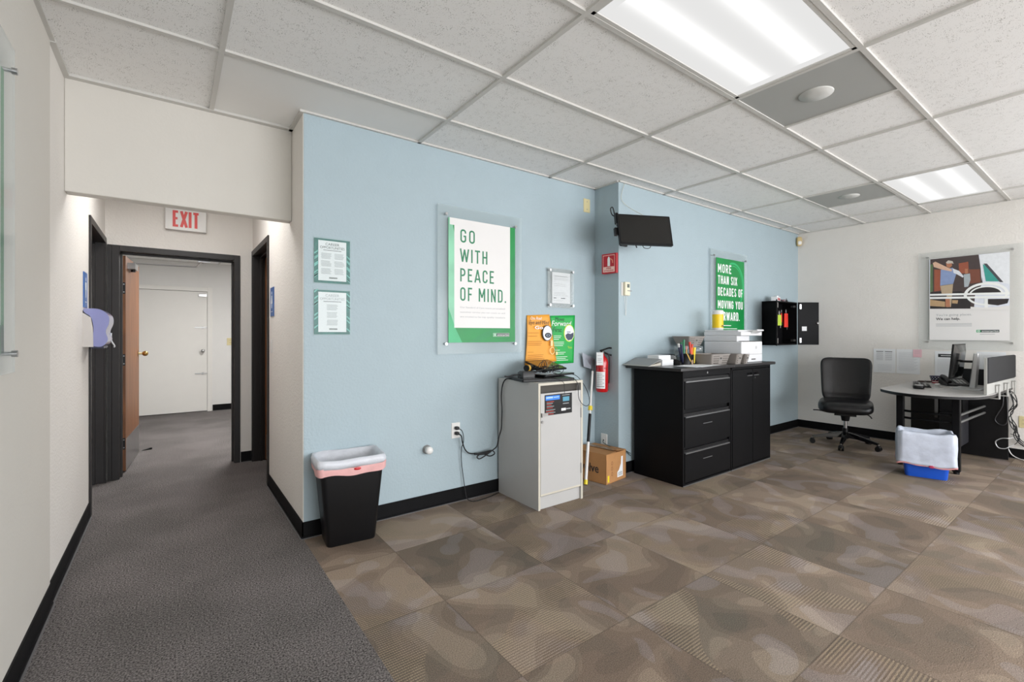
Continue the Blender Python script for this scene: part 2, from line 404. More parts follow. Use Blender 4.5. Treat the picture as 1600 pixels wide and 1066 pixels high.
GL = {'O': _O, 'C': _C, 'G': _G, 'D': _D, 'P': _P, 'S': _S,
 'R': lambda w: _P(w)+[[(w*.45, .46), (w-_T*.6, 0)]],
 'U': lambda w: [[(_T, 1), *_arc(w/2, w/2, w/2-_T, w/2-_T, 180, 360, 10), (w-_T, 1)]],
 'E': lambda w: [[(w-.02, 1-_T), (_T, 1-_T), (_T, _T), (w-.02, _T)], [(_T, .52), (w-.07, .52)]],
 'F': lambda w: [[(w-.02, 1-_T), (_T, 1-_T), (_T, 0)], [(_T, .50), (w-.07, .50)]],
 'T': lambda w: [[(0, 1-_T), (w, 1-_T)], [(w/2, 1-_T), (w/2, 0)]],
 'H': lambda w: [[(_T, 0), (_T, 1)], [(w-_T, 0), (w-_T, 1)], [(_T, .52), (w-_T, .52)]],
 'I': lambda w: [[(w/2, 0), (w/2, 1)]],
 'A': lambda w: [[(.03, 0), (w/2, 1-.02)], [(w/2, 1-.02), (w-.03, 0)], [(.13, .26), (w-.13, .26)]],
 'V': lambda w: [[(.03, 1), (w/2, .02)], [(w/2, .02), (w-.03, 1)]],
 'W': lambda w: [[(.03, 1), (w*.27, .02)], [(w*.27, .02), (w*.5, .95)], [(w*.5, .95), (w*.73, .02)], [(w*.73, .02), (w-.03, 1)]],
 'M': lambda w: [[(_T, 0), (_T, 1)], [(_T, .98), (w/2, .30)], [(w/2, .30), (w-_T, .98)], [(w-_T, 1), (w-_T, 0)]],
 'N': lambda w: [[(_T, 0), (_T, 1)], [(_T, .97), (w-_T, .03)], [(w-_T, 0), (w-_T, 1)]],
 'X': lambda w: [[(.03, 0), (w-.03, 1)], [(.03, 1), (w-.03, 0)]],
 'Y': lambda w: [[(.03, 1), (w/2, .45)], [(w-.03, 1), (w/2, .45)], [(w/2, .45), (w/2, 0)]],
 '.': lambda w: [[(w/2, 0), (w/2, .13)]]}
GW = {'I': .13, '.': .13, 'M': .60, 'W': .74, ' ': .16, 'A': .52, 'V': .50, 'E': .42, 'F': .40, 'X': .50}
def tag(o, label=None, cat=None, group=None, kind=None):
    if label: o['label'] = label
    if cat: o['category'] = cat
    if group: o['group'] = group
    if kind: o['kind'] = kind
    return o
def thing(name, label, cat, loc=(0, 0, 0), rz=0.0, group=None, kind=None):
    o = bpy.data.objects.new(name, None); o.empty_display_size = 0.1; COL.objects.link(o)
    o.location = loc; o.rotation_euler = (0, 0, rz)
    return tag(o, label, cat, group, kind)
def rr(cx, cy, w_, d, r, z, k=5):      # rounded rectangle loop
    p = []
    for (sx, sy, a0) in ((1, 1, 0), (-1, 1, PI/2), (-1, -1, PI), (1, -1, 3*PI/2)):
        for i in range(k+1):
            a = a0+PI/2*i/k
            p.append((cx+sx*(w_/2-r)+r*math.cos(a), cy+sy*(d/2-r)+r*math.sin(a), z))
    return p
def struct(name, mb, bevel=0.0): return mb.build(name, None, bevel, kind='structure')
RZ_R = -PI/2   # wall facing -X (viewer looks +X)
RZ_L = PI/2    # wall facing +X

# ------------------------------------------------------------------ measured plan
XA, YA = 0.648, 3.0365      # corner of hallway / blue wall
XB, YB = 3.203, 2.749       # projecting blue wall
XR = 6.847                  # right wall
XL = -0.452                 # left wall
YH = 5.22                   # wall across the hallway
YBR = 9.0                   # far wall of room behind
YBK = -4.2
# ---- floor
m = MB()
m.quad((XA, YBK, 0), (XR+.1, YBK, 0), (XR+.1, YA+.1, 0), (XA, YA+.1, 0), M_CARPET)
m.quad((XL-.8, YBK, 0), (XA, YBK, 0), (XA, YBR+.1, 0), (XL-.8, YBR+.1, 0), M_GCARPET)
m.quad((XA, YA+.1, 0), (2.6, YA+.1, 0), (2.6, YBR+.1, 0), (XA, YBR+.1, 0), M_GCARPET)
struct('floor', m)
# ---- walls
def xwall(m, x0, x1, y0, y1, mt, z0=0.0, z1=H+.1): m.box(x0, x1, y0, y1, z0, z1, mt)
m = MB()
xwall(m, XL-.12, XL, YBK, 2.98, M_HEAD)
xwall(m, XL-.125, XL-.005, 2.98, 4.305, M_BEIGE)
xwall(m, XL-.125, XL-.005, 4.305, 5.165, M_BEIGE, 2.03)
xwall(m, XL-.125, XL-.005, 5.165, YH, M_BEIGE)
struct('wall_left', m)
m = MB()   # blue wall, with cream hallway return
m.box(XA+.004, XB, YA, YA+.12, 0, H+.1, M_BLUE)
struct('wall_front', m)
m = MB(); m.box(XB, XR, YB, YA+.12, 0, H+.1, M_BLUE); struct('wall_front_projection', m)
m = MB()
xwall(m, XA, XA+.12, YA+.004, 4.30, M_BEIGE)
xwall(m, XA, XA+.12, 4.30, 5.20, M_BEIGE, 2.03)
m.box(XA, XA+.12, 5.20, YH, 0, H+.1, M_BEIGE)
struct('wall_hall_right', m)
m = MB()
m.box(XL-.3, -0.395, YH, YH+.12, 0, H+.1, M_BEIGE)
m.box(0.50, XA+.12, YH, YH+.12, 0, H+.1, M_BEIGE)
m.box(-0.395, 0.50, YH, YH+.12, 1.99, H+.1, M_BEIGE)
struct('wall_hall_end', m)
m = MB(); m.box(XL-.005, XA, 3.36, 3.45, 2.008, H+.1, M_HEAD); struct('wall_header', m, 0.006)
m = MB(); m.box(XR, XR+.12, -0.35, YA+.12, 0, H+.1, M_BEIGE)
m.box(XR, XR+.12, YBK, -3.35, 0, H+.1, M_BEIGE); m.box(XR, XR+.12, -3.35, -0.35, 0, 0.5, M_BEIGE); m.box(XR, XR+.12, -3.35, -0.35, 2.4, H+.1, M_BEIGE)
struct('wall_right', m)
m = MB(); m.box(XL-.12, -0.3, YBK-.12, YBK, 0, H+.1, M_BEIGE); m.box(6.3, XR+.12, YBK-.12, YBK, 0, H+.1, M_BEIGE); m.box(-0.3, 6.3, YBK-.12, YBK, 2.3, H+.1, M_BEIGE)
struct('wall_back', m)
M_ALU = mat('window_aluminium', '#5b5e60', 0.4, 0.6)
m = MB()
for y in (-3.35, -2.35, -1.35, -0.39): m.box(XR+.03, XR+.09, y, y+.04, .5, 2.4, M_ALU)
for z in (.5, 2.36): m.box(XR+.03, XR+.09, -3.35, -.35, z, z+.04, M_ALU)
wn_ = struct('window_1', m); g = MB().box(XR+.055, XR+.06, -3.33, -.37, .52, 2.38, M_ACRYC); g.build('pane', wn_)
m = MB()
for i in range(7): m.box(-.3+i*1.0933, -.3+i*1.0933+.04, YBK-.09, YBK-.03, 0, 2.3, M_ALU)
for z in (0, .9, 2.26): m.box(-.3, 6.3, YBK-.085, YBK-.035, z, z+.04, M_ALU)
wn_ = struct('window_2', m); g = MB().box(-.28, 6.28, YBK-.065, YBK-.06, .04, 2.26, M_ACRYC); g.build('pane', wn_)
m = MB()
m.box(-1.3, -1.2, YH+.12, YBR, 0, H, M_WHITEWALL); m.box(2.5, 2.6, YH+.12, YBR, 0, H, M_WHITEWALL)
m.box(-1.3, -.3-.42, YH, YH+.12, 0, H, M_WHITEWALL)
m.box(.76, 2.6, YH+.0, YH+.12, 0, H, M_WHITEWALL)
m.box(-1.3, -.47, YBR, YBR+.1, 0, H, M_WHITEWALL); m.box(.468, 2.6, YBR, YBR+.1, 0, H, M_WHITEWALL); m.box(-.47, .468, YBR, YBR+.1, 1.945, H, M_WHITEWALL)
m.box(-.5, .5, YBR+.1, YBR+.15, 0, 2.1, M_WHITEWALL)
struct('wall_back_room', m)
m = MB()   # small rooms beyond the hall doors, dark inside
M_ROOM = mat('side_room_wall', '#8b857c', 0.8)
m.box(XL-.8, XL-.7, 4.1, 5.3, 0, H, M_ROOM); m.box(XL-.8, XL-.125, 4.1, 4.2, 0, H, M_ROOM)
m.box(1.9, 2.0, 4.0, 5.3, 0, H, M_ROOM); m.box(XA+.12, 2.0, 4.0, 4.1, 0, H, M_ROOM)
struct('wall_side_rooms', m)
# ---- ceiling: tiles, grid, added light-blocking slab
GX, GY, TX, TY = 0.1938, 2.6093, 1.2192, 0.6096
xs = [XL-.01]+[GX+i*TX for i in range(0, 6)]+[XR]
ys = [YBK]+[GY-j*TY for j in range(11, -1, -1)]
ys = [y for y in ys if y >= YBK]
LIGHTS = [(1, 3), (4, 3), (1, 7), (4, 7), (2, 9)]       # (i, j): cell x from GX+i*TX, y below GY-(j-1)*TY ... GY-j*TY
m = MB(); zc = H+.010
cells = {}
for i in range(-1, 6):
    for j in range(0, 13):
        xa = XL-.01 if i == -1 else GX+i*TX; xb = min(GX+(i+1)*TX, XR)
        ya = GY-j*TY; yb = ya+TY
        if j == 0: ya, yb = GY, YA+.34
        if ya < YBK: ya = YBK
        cells[(i, j)] = (xa, xb, ya, yb)
for (i, j), (xa, xb, ya, yb) in cells.items():
    if (i, j) in LIGHTS: continue
    if (i, j) == (2, 3): xa = 3.2418            # perforated vent takes half of this cell
    if (i, j) == (4, 2): xa = 5.680
    mt = M_TILE_S if (i, j) in ((0, 0),) else M_TILE
    m.quad((xa, ya, zc), (xa, yb, zc), (xb, yb, zc), (xb, ya, zc), mt)
m.box(XL-1, XR+.2, YBK-.2, YBR+.2, H+.15, H+.2, M_TILE_S)  # unseen slab above the tiles, added to block light
struct('ceiling', m)
m = MB(); z0, z1 = H-.002, H+.012; hw = .012
for i in range(0, 6):
    x = GX+i*TX; m.box(x-hw, x+hw, YBK, 3.36 if i == 0 else YA, z0, z1, M_TBAR)
for j in range(0, 12):
    y = GY-j*TY
    if y > YBK: m.box(XL, XR, y-hw, y+hw, z0+.0005, z1, M_TBAR)
m.box(3.2418-hw, 3.2418+hw, GY-3*TY, GY-2*TY, z0+.0003, z1, M_TBAR)
m.box(5.680-hw, 5.680+hw, GY-2*TY, GY-1*TY, z0+.0003, z1, M_TBAR)
# wall angle
m.box(XA, XB, YA-.02, YA, z0, z1, M_TBAR); m.box(XB, XR, YB-.02, YB, z0, z1, M_TBAR); m.box(XR-.02, XR, YBK, YB, z0, z1, M_TBAR)
m.box(XB-.02, XB, YB, YA, z0, z1, M_TBAR); m.box(XL-.005, XL+.02, 2.98, 3.36, z0-.004, z1, M_TBAR)
m.box(XL, XL+.018, YBK, 2.98, z0, z1, M_TBAR)
m.box(XL, XA, 3.32, 3.36, z0-.003, z1, M_TBAR); m.box(XA-.022, XA, YA-.02, 3.36, z0-.003, z1, M_TBAR)
struct('trim_1', m)
m = MB()   # ceiling of hallway stub and of the room behind
m.box(XL-.8, 2.0, 3.45, YH, 2.56, 2.6, M_TILE_S)
m.box(-1.3, 2.6, YH+.12, YBR, 2.40, 2.44, M_TILE)
for y in (5.9, 6.51, 7.12, 7.73, 8.34, 8.95): m.box(-1.2, 2.5, y-.012, y+.012, 2.392, 2.40, M_TBAR)
for x in (-.6, .62, 1.84): m.box(x-.012, x+.012, YH+.12, YBR, 2.392, 2.40, M_TBAR)
struct('ceiling', m)
# ---- baseboards
def base_seg(m, p0, p1, nx, ny, h=.10, t=.006):
    (x0, y0), (x1, y1) = p0, p1
    for (o0, o1, a, b, mt) in ((0, t, .012, h, M_BASE), (0, t+.006, .003, .014, M_BASE), (0, t+.013, 0, .004, M_BASEEDGE)):
        v = []
        for z in (a, b):
            v += [(x0+nx*o0, y0+ny*o0, z), (x1+nx*o0, y1+ny*o0, z), (x1+nx*o1, y1+ny*o1, z), (x0+nx*o1, y0+ny*o1, z)]
        m.add(v, [(0, 3, 2, 1), (4, 5, 6, 7), (0, 1, 5, 4), (1, 2, 6, 5), (2, 3, 7, 6), (3, 0, 4, 7)], mt)
m = MB(); base_seg(m, (XL, YBK), (XL, 2.98), 1, 0); base_seg(m, (XL-.005, 2.98), (XL-.005, 4.25), 1, 0); struct('baseboard_left', m)
m = MB(); base_seg(m, (XA-.006, YA), (XB, YA), 0, -1); base_seg(m, (XB, YB-.006), (XB, YA), -1, 0); base_seg(m, (XB-.006, YB), (XR, YB), 0, -1); struct('baseboard_front', m)
m = MB(); base_seg(m, (XR, -.35), (XR, YB), -1, 0); base_seg(m, (XR, YBK), (XR, -3.35), -1, 0); struct('baseboard_right', m)
m = MB(); base_seg(m, (XA, YA-.006), (XA, 4.25), -1, 0); base_seg(m, (.545, YH), (XA, YH), 0, -1); struct('baseboard_hall', m)
m = MB(); base_seg(m, (.54, YBR), (2.5, YBR), 0, -1); struct('baseboard_back_room', m)

# ------------------------------------------------------------------ doors
def frame_mb(w_, h, depth, face=.05, mt=M_DKFRAME, proud=.012, stop=True):
    """steel frame in local x (along wall) / z, wall face at y=0, going +y"""
    m = MB()
    for s in (-1, 1):
        a, b = sorted((s*w_/2, s*(w_/2+face))); m.box(a, b, -proud, 0, 0, h+face, mt)
        a, b = sorted((s*w_/2, s*(w_/2+.012))); m.box(a, b, 0, depth, 0, h, mt)
        if stop: a, b = sorted((s*w_/2, s*(w_/2-.016))); m.box(a, b, depth*.45, depth*.62, 0, h, mt)
    m.box(-w_/2, w_/2, -proud, 0, h, h+face, mt); m.box(-w_/2, w_/2, 0, depth, h, h+.012, mt)
    if stop: m.box(-w_/2, w_/2, depth*.45, depth*.62, h-.016, h, mt)
    return m
def hinge_mb(z, x=0, y=0):
    m = MB(); m.box(x-.022, x+.022, y-.002, y+.002, z-.05, z+.05, M_BLACK); m.cyl((x-.024, y-.004, z-.05), (x-.024, y-.004, z+.05), .006, mt=M_BLACK, seg=8)
    for dz in (-.035, .0, .035): m.cyl((x+(.01 if dz else -.01), y-.002, z+dz), (x+(.01 if dz else -.01), y-.004, z+dz), .004, mt=M_CHROME, seg=8)
    return m
# door_1: left wall restroom door (closed at the back of the jamb)
d = thing('door_1', 'dark framed restroom door in the left hallway wall', None, (XL-.005, 4.735, 0), RZ_L, kind='structure')
frame_mb(.85, 2.02, .125).build('door_frame', d, .002)
l = MB().box(-.42, .42, .085, .122, .01, 2.015, M_WOOD).build('door_leaf', d)
MB().box(-.40, .40, .083, .0852, .01, .26, M_CHROME).build('kick_plate', l)
# door_2: right hallway wall, ajar
d = thing('door_2', 'dark framed restroom door in the right hallway wall, leaf swung inwards', None, (XA, 4.735, 0), RZ_R, kind='structure')
frame_mb(.86, 2.02, .125).build('door_frame', d, .002)
# leaf hinged on the far jamb side, swung into the room
T = Matrix.Translation((-.425, .10, 0)) @ Matrix.Rotation(math.radians(14), 4, 'Z')
lm = MB(); lm.box(.002, .84, 0, .04, .012, 2.012, M_WOOD, T); l = lm.build('door_leaf', d)
k = MB(); k.box(.03, .82, -.002, 0, .02, .26, M_CHROME, T); k.build('kick_plate', l)
# door_3: open door at hallway end
d = thing('door_3', 'open oak door in a dark frame at the end of the hallway', None, (.0635, YH, 0), 0, kind='structure')
m = frame_mb(.853, 1.97, .16); m.box(-.506, -.4765, -.012, 0, 0, 2.02, M_DKFRAME); m.build('door_frame', d, .002)
T = Matrix.Translation((-.4415+.002, .235, 0)) @ Matrix.Rotation(math.radians(86.0), 4, 'Z')
lm = MB(); lm.box(0, .83, -.040, 0, .012, 1.965, M_WOOD, T); leaf = lm.build('door_leaf', d, .0015)
k = MB(); k.box(.02, .81, -.042, -.040, .012, .30, M_CHROME, T); tag(k.build('kick_plate', leaf), 'brushed steel kick plate')
k = MB(); k.cyl(tuple(T @ Vector((.765, -.040, 1.02+.03))), tuple(T @ Vector((.765, -.085, 1.05))), .011, mt=M_CREAM, seg=12)
k.se(tuple(T @ Vector((.765, -.098, 1.05))), (.027, .027, .027), 1, 1, mat('brass', '#b9975a', .25, 1.0)); k.cyl(tuple(T @ Vector((.765, -.040, 1.05))), tuple(T @ Vector((.765, -.045, 1.05))), .032, mt=mat('brass', '#b9975a', .25, 1.0)); tag(k.build('door_knob', leaf), 'brass door knob')
for z in (1.67, 1.02, .26):
    h_ = MB(); p = T @ Vector((0, -.02, z)); h_.box(p.x-.032, p.x+.018, p.y-.004, p.y-.001, z-.052, z+.052, M_BLACK)
    for sx in (-.02, .008):
        for dz in (-.035, .035): h_.cyl((p.x+sx, p.y-.004, z+dz), (p.x+sx, p.y-.006, z+dz), .005, mt=M_CHROME, seg=8)
    h_.build('hinge', leaf)
k = MB(); k.box(.10, .30, -.095, -.040, 1.86, 1.915, M_CHROME, T); k.cyl(tuple(T @ Vector((.20, -.07, 1.86))), tuple(T @ Vector((.20, -.07, 1.84))), .018, mt=M_BLACK)
a_ = T @ Vector((.20, -.07, 1.925)); c_ = (.18, .16, 1.945)
k.tube([tuple(a_), (.02, .42, 1.93), (.14, .40, 1.93)], .008, M_CHROME, sub=1); k.tube([(.14, .40, 1.93), (.165, .20, 1.95), c_], .009, M_CHROME, sub=1); k.box(.14, .24, .13, .16, 1.945, 1.968, M_CHROME)
tag(k.build('door_closer', leaf), 'silver door closer with folded arm')
# door_4: white metal door at the far end
M_WDOOR = mat('white_door_paint', '#e4e2dd', .5, var=.012)
d = thing('door_4', 'white steel door on the far wall of the room behind', None, (0, YBR, 0), 0, kind='structure')
m = frame_mb(.938, 1.945, .09, .065, M_WDOOR, .015, False); m.v = [(x, y, z) for x, y, z in m.v]; m.build('door_frame', d, .003)
l = MB().box(-.466, .466, .004, .045, .012, 1.94, M_WDOOR).build('door_leaf', d)
k = MB(); k.cyl((.405, .004, .985), (.405, -.04, .985), .012, mt=M_CHROME); k.se((.405, -.055, .985), (.028, .02, .028), 1, 1, M_CHROME); k.build('door_knob', l)
for z in (1.36, .62):
    k = MB(); k.box(.30, .466, -.006, .004, z-.009, z+.009, M_CHROME); k.box(.39, .42, -.012, 0, z-.018, z+.018, M_CHROME); k.build('slide_bolt', l)
MB().box(.35, .46, -.03, .004, 1.86, 1.90, M_CHROME).build('door_closer', l)

# ------------------------------------------------------------------ ceiling fixtures
LENS = node_lens('troffer_lens', 0, 0, 0.46, 0.30)
LENS2 = node_lens('troffer_lens_bright', 0, 0, 3.0, 1.2)
lt_labels = {(1, 3): 'large lit ceiling panel light at top, nearest the viewer', (4, 3): 'smaller looking lit ceiling panel light near the right wall',
             (1, 7): 'lit ceiling panel light behind the viewer on the left', (4, 7): 'lit ceiling panel light behind the viewer on the right', (2, 9): 'lit ceiling panel light by the shop front'}
for key in LIGHTS:
    xa, xb, ya, yb = cells[key]
    t = thing('ceiling_light', lt_labels[key], 'ceiling light', ((xa+xb)/2, (ya+yb)/2, H), 0, 'recessed ceiling panel lights')
    hx, hy = (xb-xa)/2-.012, (yb-ya)/2-.012
    f = MB()
    for (a, b, c, e) in ((-hx, hx, -hy, -hy+.02), (-hx, hx, hy-.02, hy), (-hx, -hx+.02, -hy, hy), (hx-.02, hx, -hy, hy)): f.box(a, b, c, e, .000, .03, M_TBAR)
    f.build('frame', t)
    f = MB(); f.quad((-hx+.018, -hy+.018, .006), (-hx+.018, hy-.018, .006), (hx-.018, hy-.018, .006), (hx-.018, -hy+.018, .006), LENS if key in ((1, 3), (4, 3)) else LENS2); f.build('diffuser', t)
for (xa, xb, ya, yb, lab) in ((GX+2*TX, 3.2418, GY-3*TY, GY-2*TY, 'large grey perforated ceiling vent beside the near panel light'), (GX+4*TX, 5.680, GY-2*TY, GY-TY, 'small looking grey perforated ceiling vent beside the far panel light')):
    t = thing('ceiling_vent', lab, 'ceiling vent', ((xa+xb)/2, (ya+yb)/2, H), 0, 'perforated ceiling vents')
    hx, hy = (xb-xa)/2-.012, (yb-ya)/2-.012
    f = MB(); f.box(-hx, hx, -hy, hy, .004, .02, M_PERF); f.build('grille', t)
    f = MB(); f.lathe([(.085, .006), (.085, .002), (.083, -.002), (.02, -.003)], mat('vent_disc', '#c9c9c5', .5)); tag(f.build('center_disc', t), 'pale round disc')
# hallway and back room luminaires (out of sight above the header)
M_HLENS = bpy.data.materials.new('hall_lens'); M_HLENS.use_nodes = True
_n = M_HLENS.node_tree.nodes; _n['Principled BSDF'].inputs['Emission Color'].default_value = (1, .99, .98, 1); _n['Principled BSDF'].inputs['Emission Strength'].default_value = 7.5
t = thing('ceiling_light', 'hallway ceiling light hidden above the header beam', 'ceiling light', (.1, 4.05, 2.56))
MB().box(-.30, .30, -.30, .30, -.03, 0, M_WHITE).build('frame', t); MB().box(-.27, .27, -.27, .27, -.036, -.029, M_HLENS).build('diffuser', t)
M_BLENS = M_HLENS.copy(); M_BLENS.name = 'back_room_lens'; M_BLENS.node_tree.nodes['Principled BSDF'].inputs['Emission Strength'].default_value = 22.0
t = thing('ceiling_light', 'ceiling light of the room behind, out of sight above its doorway', 'ceiling light', (.9, 6.6, 2.40))
MB().box(-.30, .30, -.60, .60, -.02, 0, M_WHITE).build('frame', t); MB().box(-.27, .27, -.57, .57, -.026, -.019, M_BLENS).build('diffuser', t)
#@@OBJECTS@@
# ------------------------------------------------------------------ wall panels
def standoff(t, x, z, depth=.03, r=.011):
    m = MB(); m.cyl((x, 0, z), (x, -depth, z), r*.6, mt=M_CHROME, seg=12); m.cyl((x, -depth+.002, z), (x, -depth-.012, z), r, mt=M_CHROME, seg=16); m.build('standoff', t)
M_GREYLOGO = mat('logo_dark', '#20302c', .5); M_LOGOGREEN = mat('logo_green', '#17a263', .45); M_WHITEINK = mat('white_ink', '#f0f2f0', .5)
def logo(m, x, z, w_, h, y):
    m.rect(x, x+w_, z, z+h, y, M_WHITEINK); m.rect(x+.002, x+w_*.2, z+.002, z+h-.002, y-.0004, M_LOGOGREEN); m.rect(x+w_*.2, x+w_-.002, z+.002, z+h-.002, y-.0004, M_GREYLOGO)
    m.ring(x+w_*.11, z+h/2, h*.33, h*.33, h*.1, y-.0007, M_WHITEINK, 20, .3, 2*PI); m.rect(x+w_*.03, x+w_*.19, z+h*.46, z+h*.56, y-.0007, M_WHITEINK)
    m.text('enterprise', x+w_*.24, z+h*.30, w_*.72, h*.45, y-.0008, M_WHITEINK, .02)
# --- poster 1: GO WITH PEACE OF MIND.
X0 = 1.93
t = thing('wall_poster', 'large white and green acrylic poster reading GO WITH PEACE OF MIND', 'poster', (X0, YA, 0), 0)
MB().box(1.547-X0, 2.316-X0, -.030, -.024, 1.105, 2.202, M_ACRY).build('acrylic_panel', t, .001)
for x, z in ((1.617, 2.133), (2.246, 2.124), (1.613, 1.181), (2.243, 1.176)): standoff(t, x-X0, z, .03)
m = MB(); m.box(1.633-X0, 2.243-X0, -.0335, -.0305, 1.190, 2.112, M_GREEN); y = -.0338
m.poly([(1.633-X0, 2.112), (1.660-X0, 2.112), (1.682-X0, 2.0), (1.682-X0, 1.19), (1.633-X0, 1.19)], y, mat('pale_poster_green', '#86c6a4', .4, var=.2, vscale=4))
m.poly([(1.633-X0, 1.19), (1.75-X0, 1.19), (1.69-X0, 1.30), (1.633-X0, 1.45)], y-.0001, mat('mid_poster_green', '#3fae76', .4, var=.15, vscale=5))
m.rect(1.645-X0, 2.192-X0, 2.06, 2.112, y-.0002, M_PRINT); m.rect(1.682-X0, 2.192-X0, 1.300, 2.112, y-.0003, M_PRINT)
m.poly([(2.192-X0, 1.80), (2.243-X0, 1.92), (2.243-X0, 1.60), (2.192-X0, 1.52)], y-.0004, mat('deep_poster_green', '#0b8a48', .4, var=.1, vscale=5))
m.poly([(1.80-X0, 1.19), (1.95-X0, 1.27), (2.08-X0, 1.30), (2.2-X0, 1.30), (2.02-X0, 1.25), (1.9-X0, 1.19)], y-.0004, mat('deep_poster_green', '#0b8a48'))
for s_, x1, z0_, h in (('GO', 1.861, 1.938, .100), ('WITH', 1.974, 1.792, .100), ('PEACE', 2.037, 1.646, .100), ('OF MIND.', 2.152, 1.502, .102)):
    m.strokes(s_, 1.732-X0, z0_, x1-1.732, h, y-.0006, M_GREEN_T, .125)
for s_, z0_ in (('Our Standard of Care means personalized', 1.448), ('customer service you can count on and', 1.413), ('are trusted to be top quality locations', 1.378)):
    m.text(s_, 1.732-X0, z0_, .41, .012, y-.0006, M_GREYINK)
logo(m, 2.029-X0, 1.234, .155, .026, y-.0006)
m.build('print', t)
# --- certificate
X0 = 2.757
t = thing('certificate_frame', 'small clear acrylic frame with a white certificate above the flyers', 'frame', (X0, YA, 0), 0)
MB().box(-.155, .155, -.026, -.021, 1.482, 1.829, M_ACRYC).build('acrylic_panel', t, .001); MB().box(-.15, .15, -.018, -.014, 1.486, 1.825, M_ACRYC).build('back_panel', t)
for x in (-.135, .135):
    for z in (1.505, 1.806): standoff(t, x, z, .026)
m = MB(); m.box(-.103, .109, -.0208, -.0185, 1.523, 1.793, M_PAPER); y = -.0212
m.rect(-.08, .08, 1.756, 1.763, y, M_GREYINK)
for z in (1.74, 1.728, 1.69, 1.675, 1.615, 1.603, 1.590): m.rect(-.085, .085-.03*(int(z*1000) % 3), z, z+.003, y, M_GREYINK)
m.rect(-.085, -.055, 1.565, 1.571, y, M_INK); m.rect(0.0, .05, 1.565, 1.571, y, M_INK); m.rect(-.085, .03, 1.545, 1.548, y, M_GREYINK)
m.build('certificate', t)
# --- career sheets
for k, (zc_, lab) in enumerate(((1.713, 'upper green-bordered CAREER OPPORTUNITIES sheet on the blue wall'), (1.390, 'lower green-bordered CAREER OPPORTUNITIES sheet on the blue wall'))):
    t = thing('paper_notice', lab, 'notice', (.820, YA, 0), 0, 'career notices on the blue wall')
    m = MB(); m.box(-.109, .109, -.006, -.0035, zc_-.139, zc_+.139, M_TEAL); y = -.0063
    m.add([], [], M_TEAL)
    m.rect(-.085, .086, zc_-.124, zc_+.127, y, M_PAPER)
    for i in range(9):
        a = random.uniform(-.12, .12); m.poly([(-.109, zc_+a), (-.087, zc_+a+.02), (-.087, zc_+a+.028), (-.109, zc_+a+.012)], y-.0001, mat('teal_pale', '#6fb7ae', .5)); m.poly([(.088, zc_+a), (.109, zc_+a-.02), (.109, zc_+a-.01), (.088, zc_+a+.008)], y-.0001, mat('teal_pale', '#6fb7ae'))
    m.text('CAREER', 0, zc_+.098, .085, .016, y-.0003, M_INK if k == 0 else M_GREYINK, 0, 'c'); m.text('OPPORTUNITIES', 0, zc_+.077, .150, .015, y-.0003, M_INK if k == 0 else M_GREYINK, 0, 'c')
    m.rect(-.055, .055, zc_+.066, zc_+.069, y-.0003, M_INK)
    cols = ((-.07, -.005), (.01, .075)) if k == 0 else ((-.035, .035),)
    for x0_, x1_ in cols:
        for b_ in range(3):
            for r_ in range(5): m.rect(x0_+.004*random.random(), x1_-.012*random.random(), zc_+.045-b_*.048-r_*.0075, zc_+.048-b_*.048-r_*.0075, y-.0003, M_GREYINK)
    m.rect(-.02, .03, zc_-.110, zc_-.102, y-.0003, M_INK); m.text('enterprise', -.018, zc_-.1085, .045, .004, y-.0006, M_WHITEINK)
    m.build('sheet', t)
    m = MB(); m.box(-.116, .116, -.0072, -.0069, zc_-.146, zc_+.146, mat('clear_sleeve', '#bfe3dd', .1, alpha=.07)); m.build('plastic_sleeve', t)
# --- flyers above the cabinet
def flyer(lab, pts, mt, group, art):
    t = thing('paper_flyer', lab, 'flyer', (2.65, YA, 0), 0, group)
    m = MB(); N_ = 14; (tl, tr, br, bl) = pts; rows = []
    for i in range(N_+1):
        u = i/N_; rows.append([(tl[0]+(bl[0]-tl[0])*u-2.65, tl[1]+(bl[1]-tl[1])*u), (tr[0]+(br[0]-tr[0])*u-2.65, tr[1]+(br[1]-tr[1])*u)])
    v = []; f = []; K = 10
    for i, (a, b) in enumerate(rows):
        for j in range(K+1):
            s_ = j/K; curl = art.get('curl', 0)*(1-s_)**3*math.sin(PI*i/N_)
            v.append((a[0]+(b[0]-a[0])*s_, -art['y']-curl, a[1]+(b[1]-a[1])*s_))
    for i in range(N_):
        for j in range(K): k = i*(K+1)+j; f.append((k, k+K+1, k+K+2, k+1))
    m.add(v, f, mt, True); m.build('sheet', t).modifiers.new('solid', 'SOLIDIFY').thickness = .0008
    return t
GO = -.012
t = flyer('green flyer reading Move Forward First pinned on the blue wall', [(2.645, 1.413), (2.943, 1.424), (2.926, .993), (2.70, .99)], mat('flyer_green', '#1faa4c', .5, var=.06), 'flyers above the white cabinet', dict(y=.004))
m = MB(); y = -.0062
m.text('Move', 2.70-2.65, 1.368, .11, .035, y, mat('ink_dark_green', '#0d4a2c', .5), .0, 'l', .2); m.text('Forward', 2.66-2.65, 1.325, .235, .045, y-.0003, M_WHITEINK, .0, 'l', .2); m.text('First', 2.675-2.65, 1.272, .105, .04, y-.0004, mat('ink_dark_green', '#0d4a2c'), .0, 'l', .2)
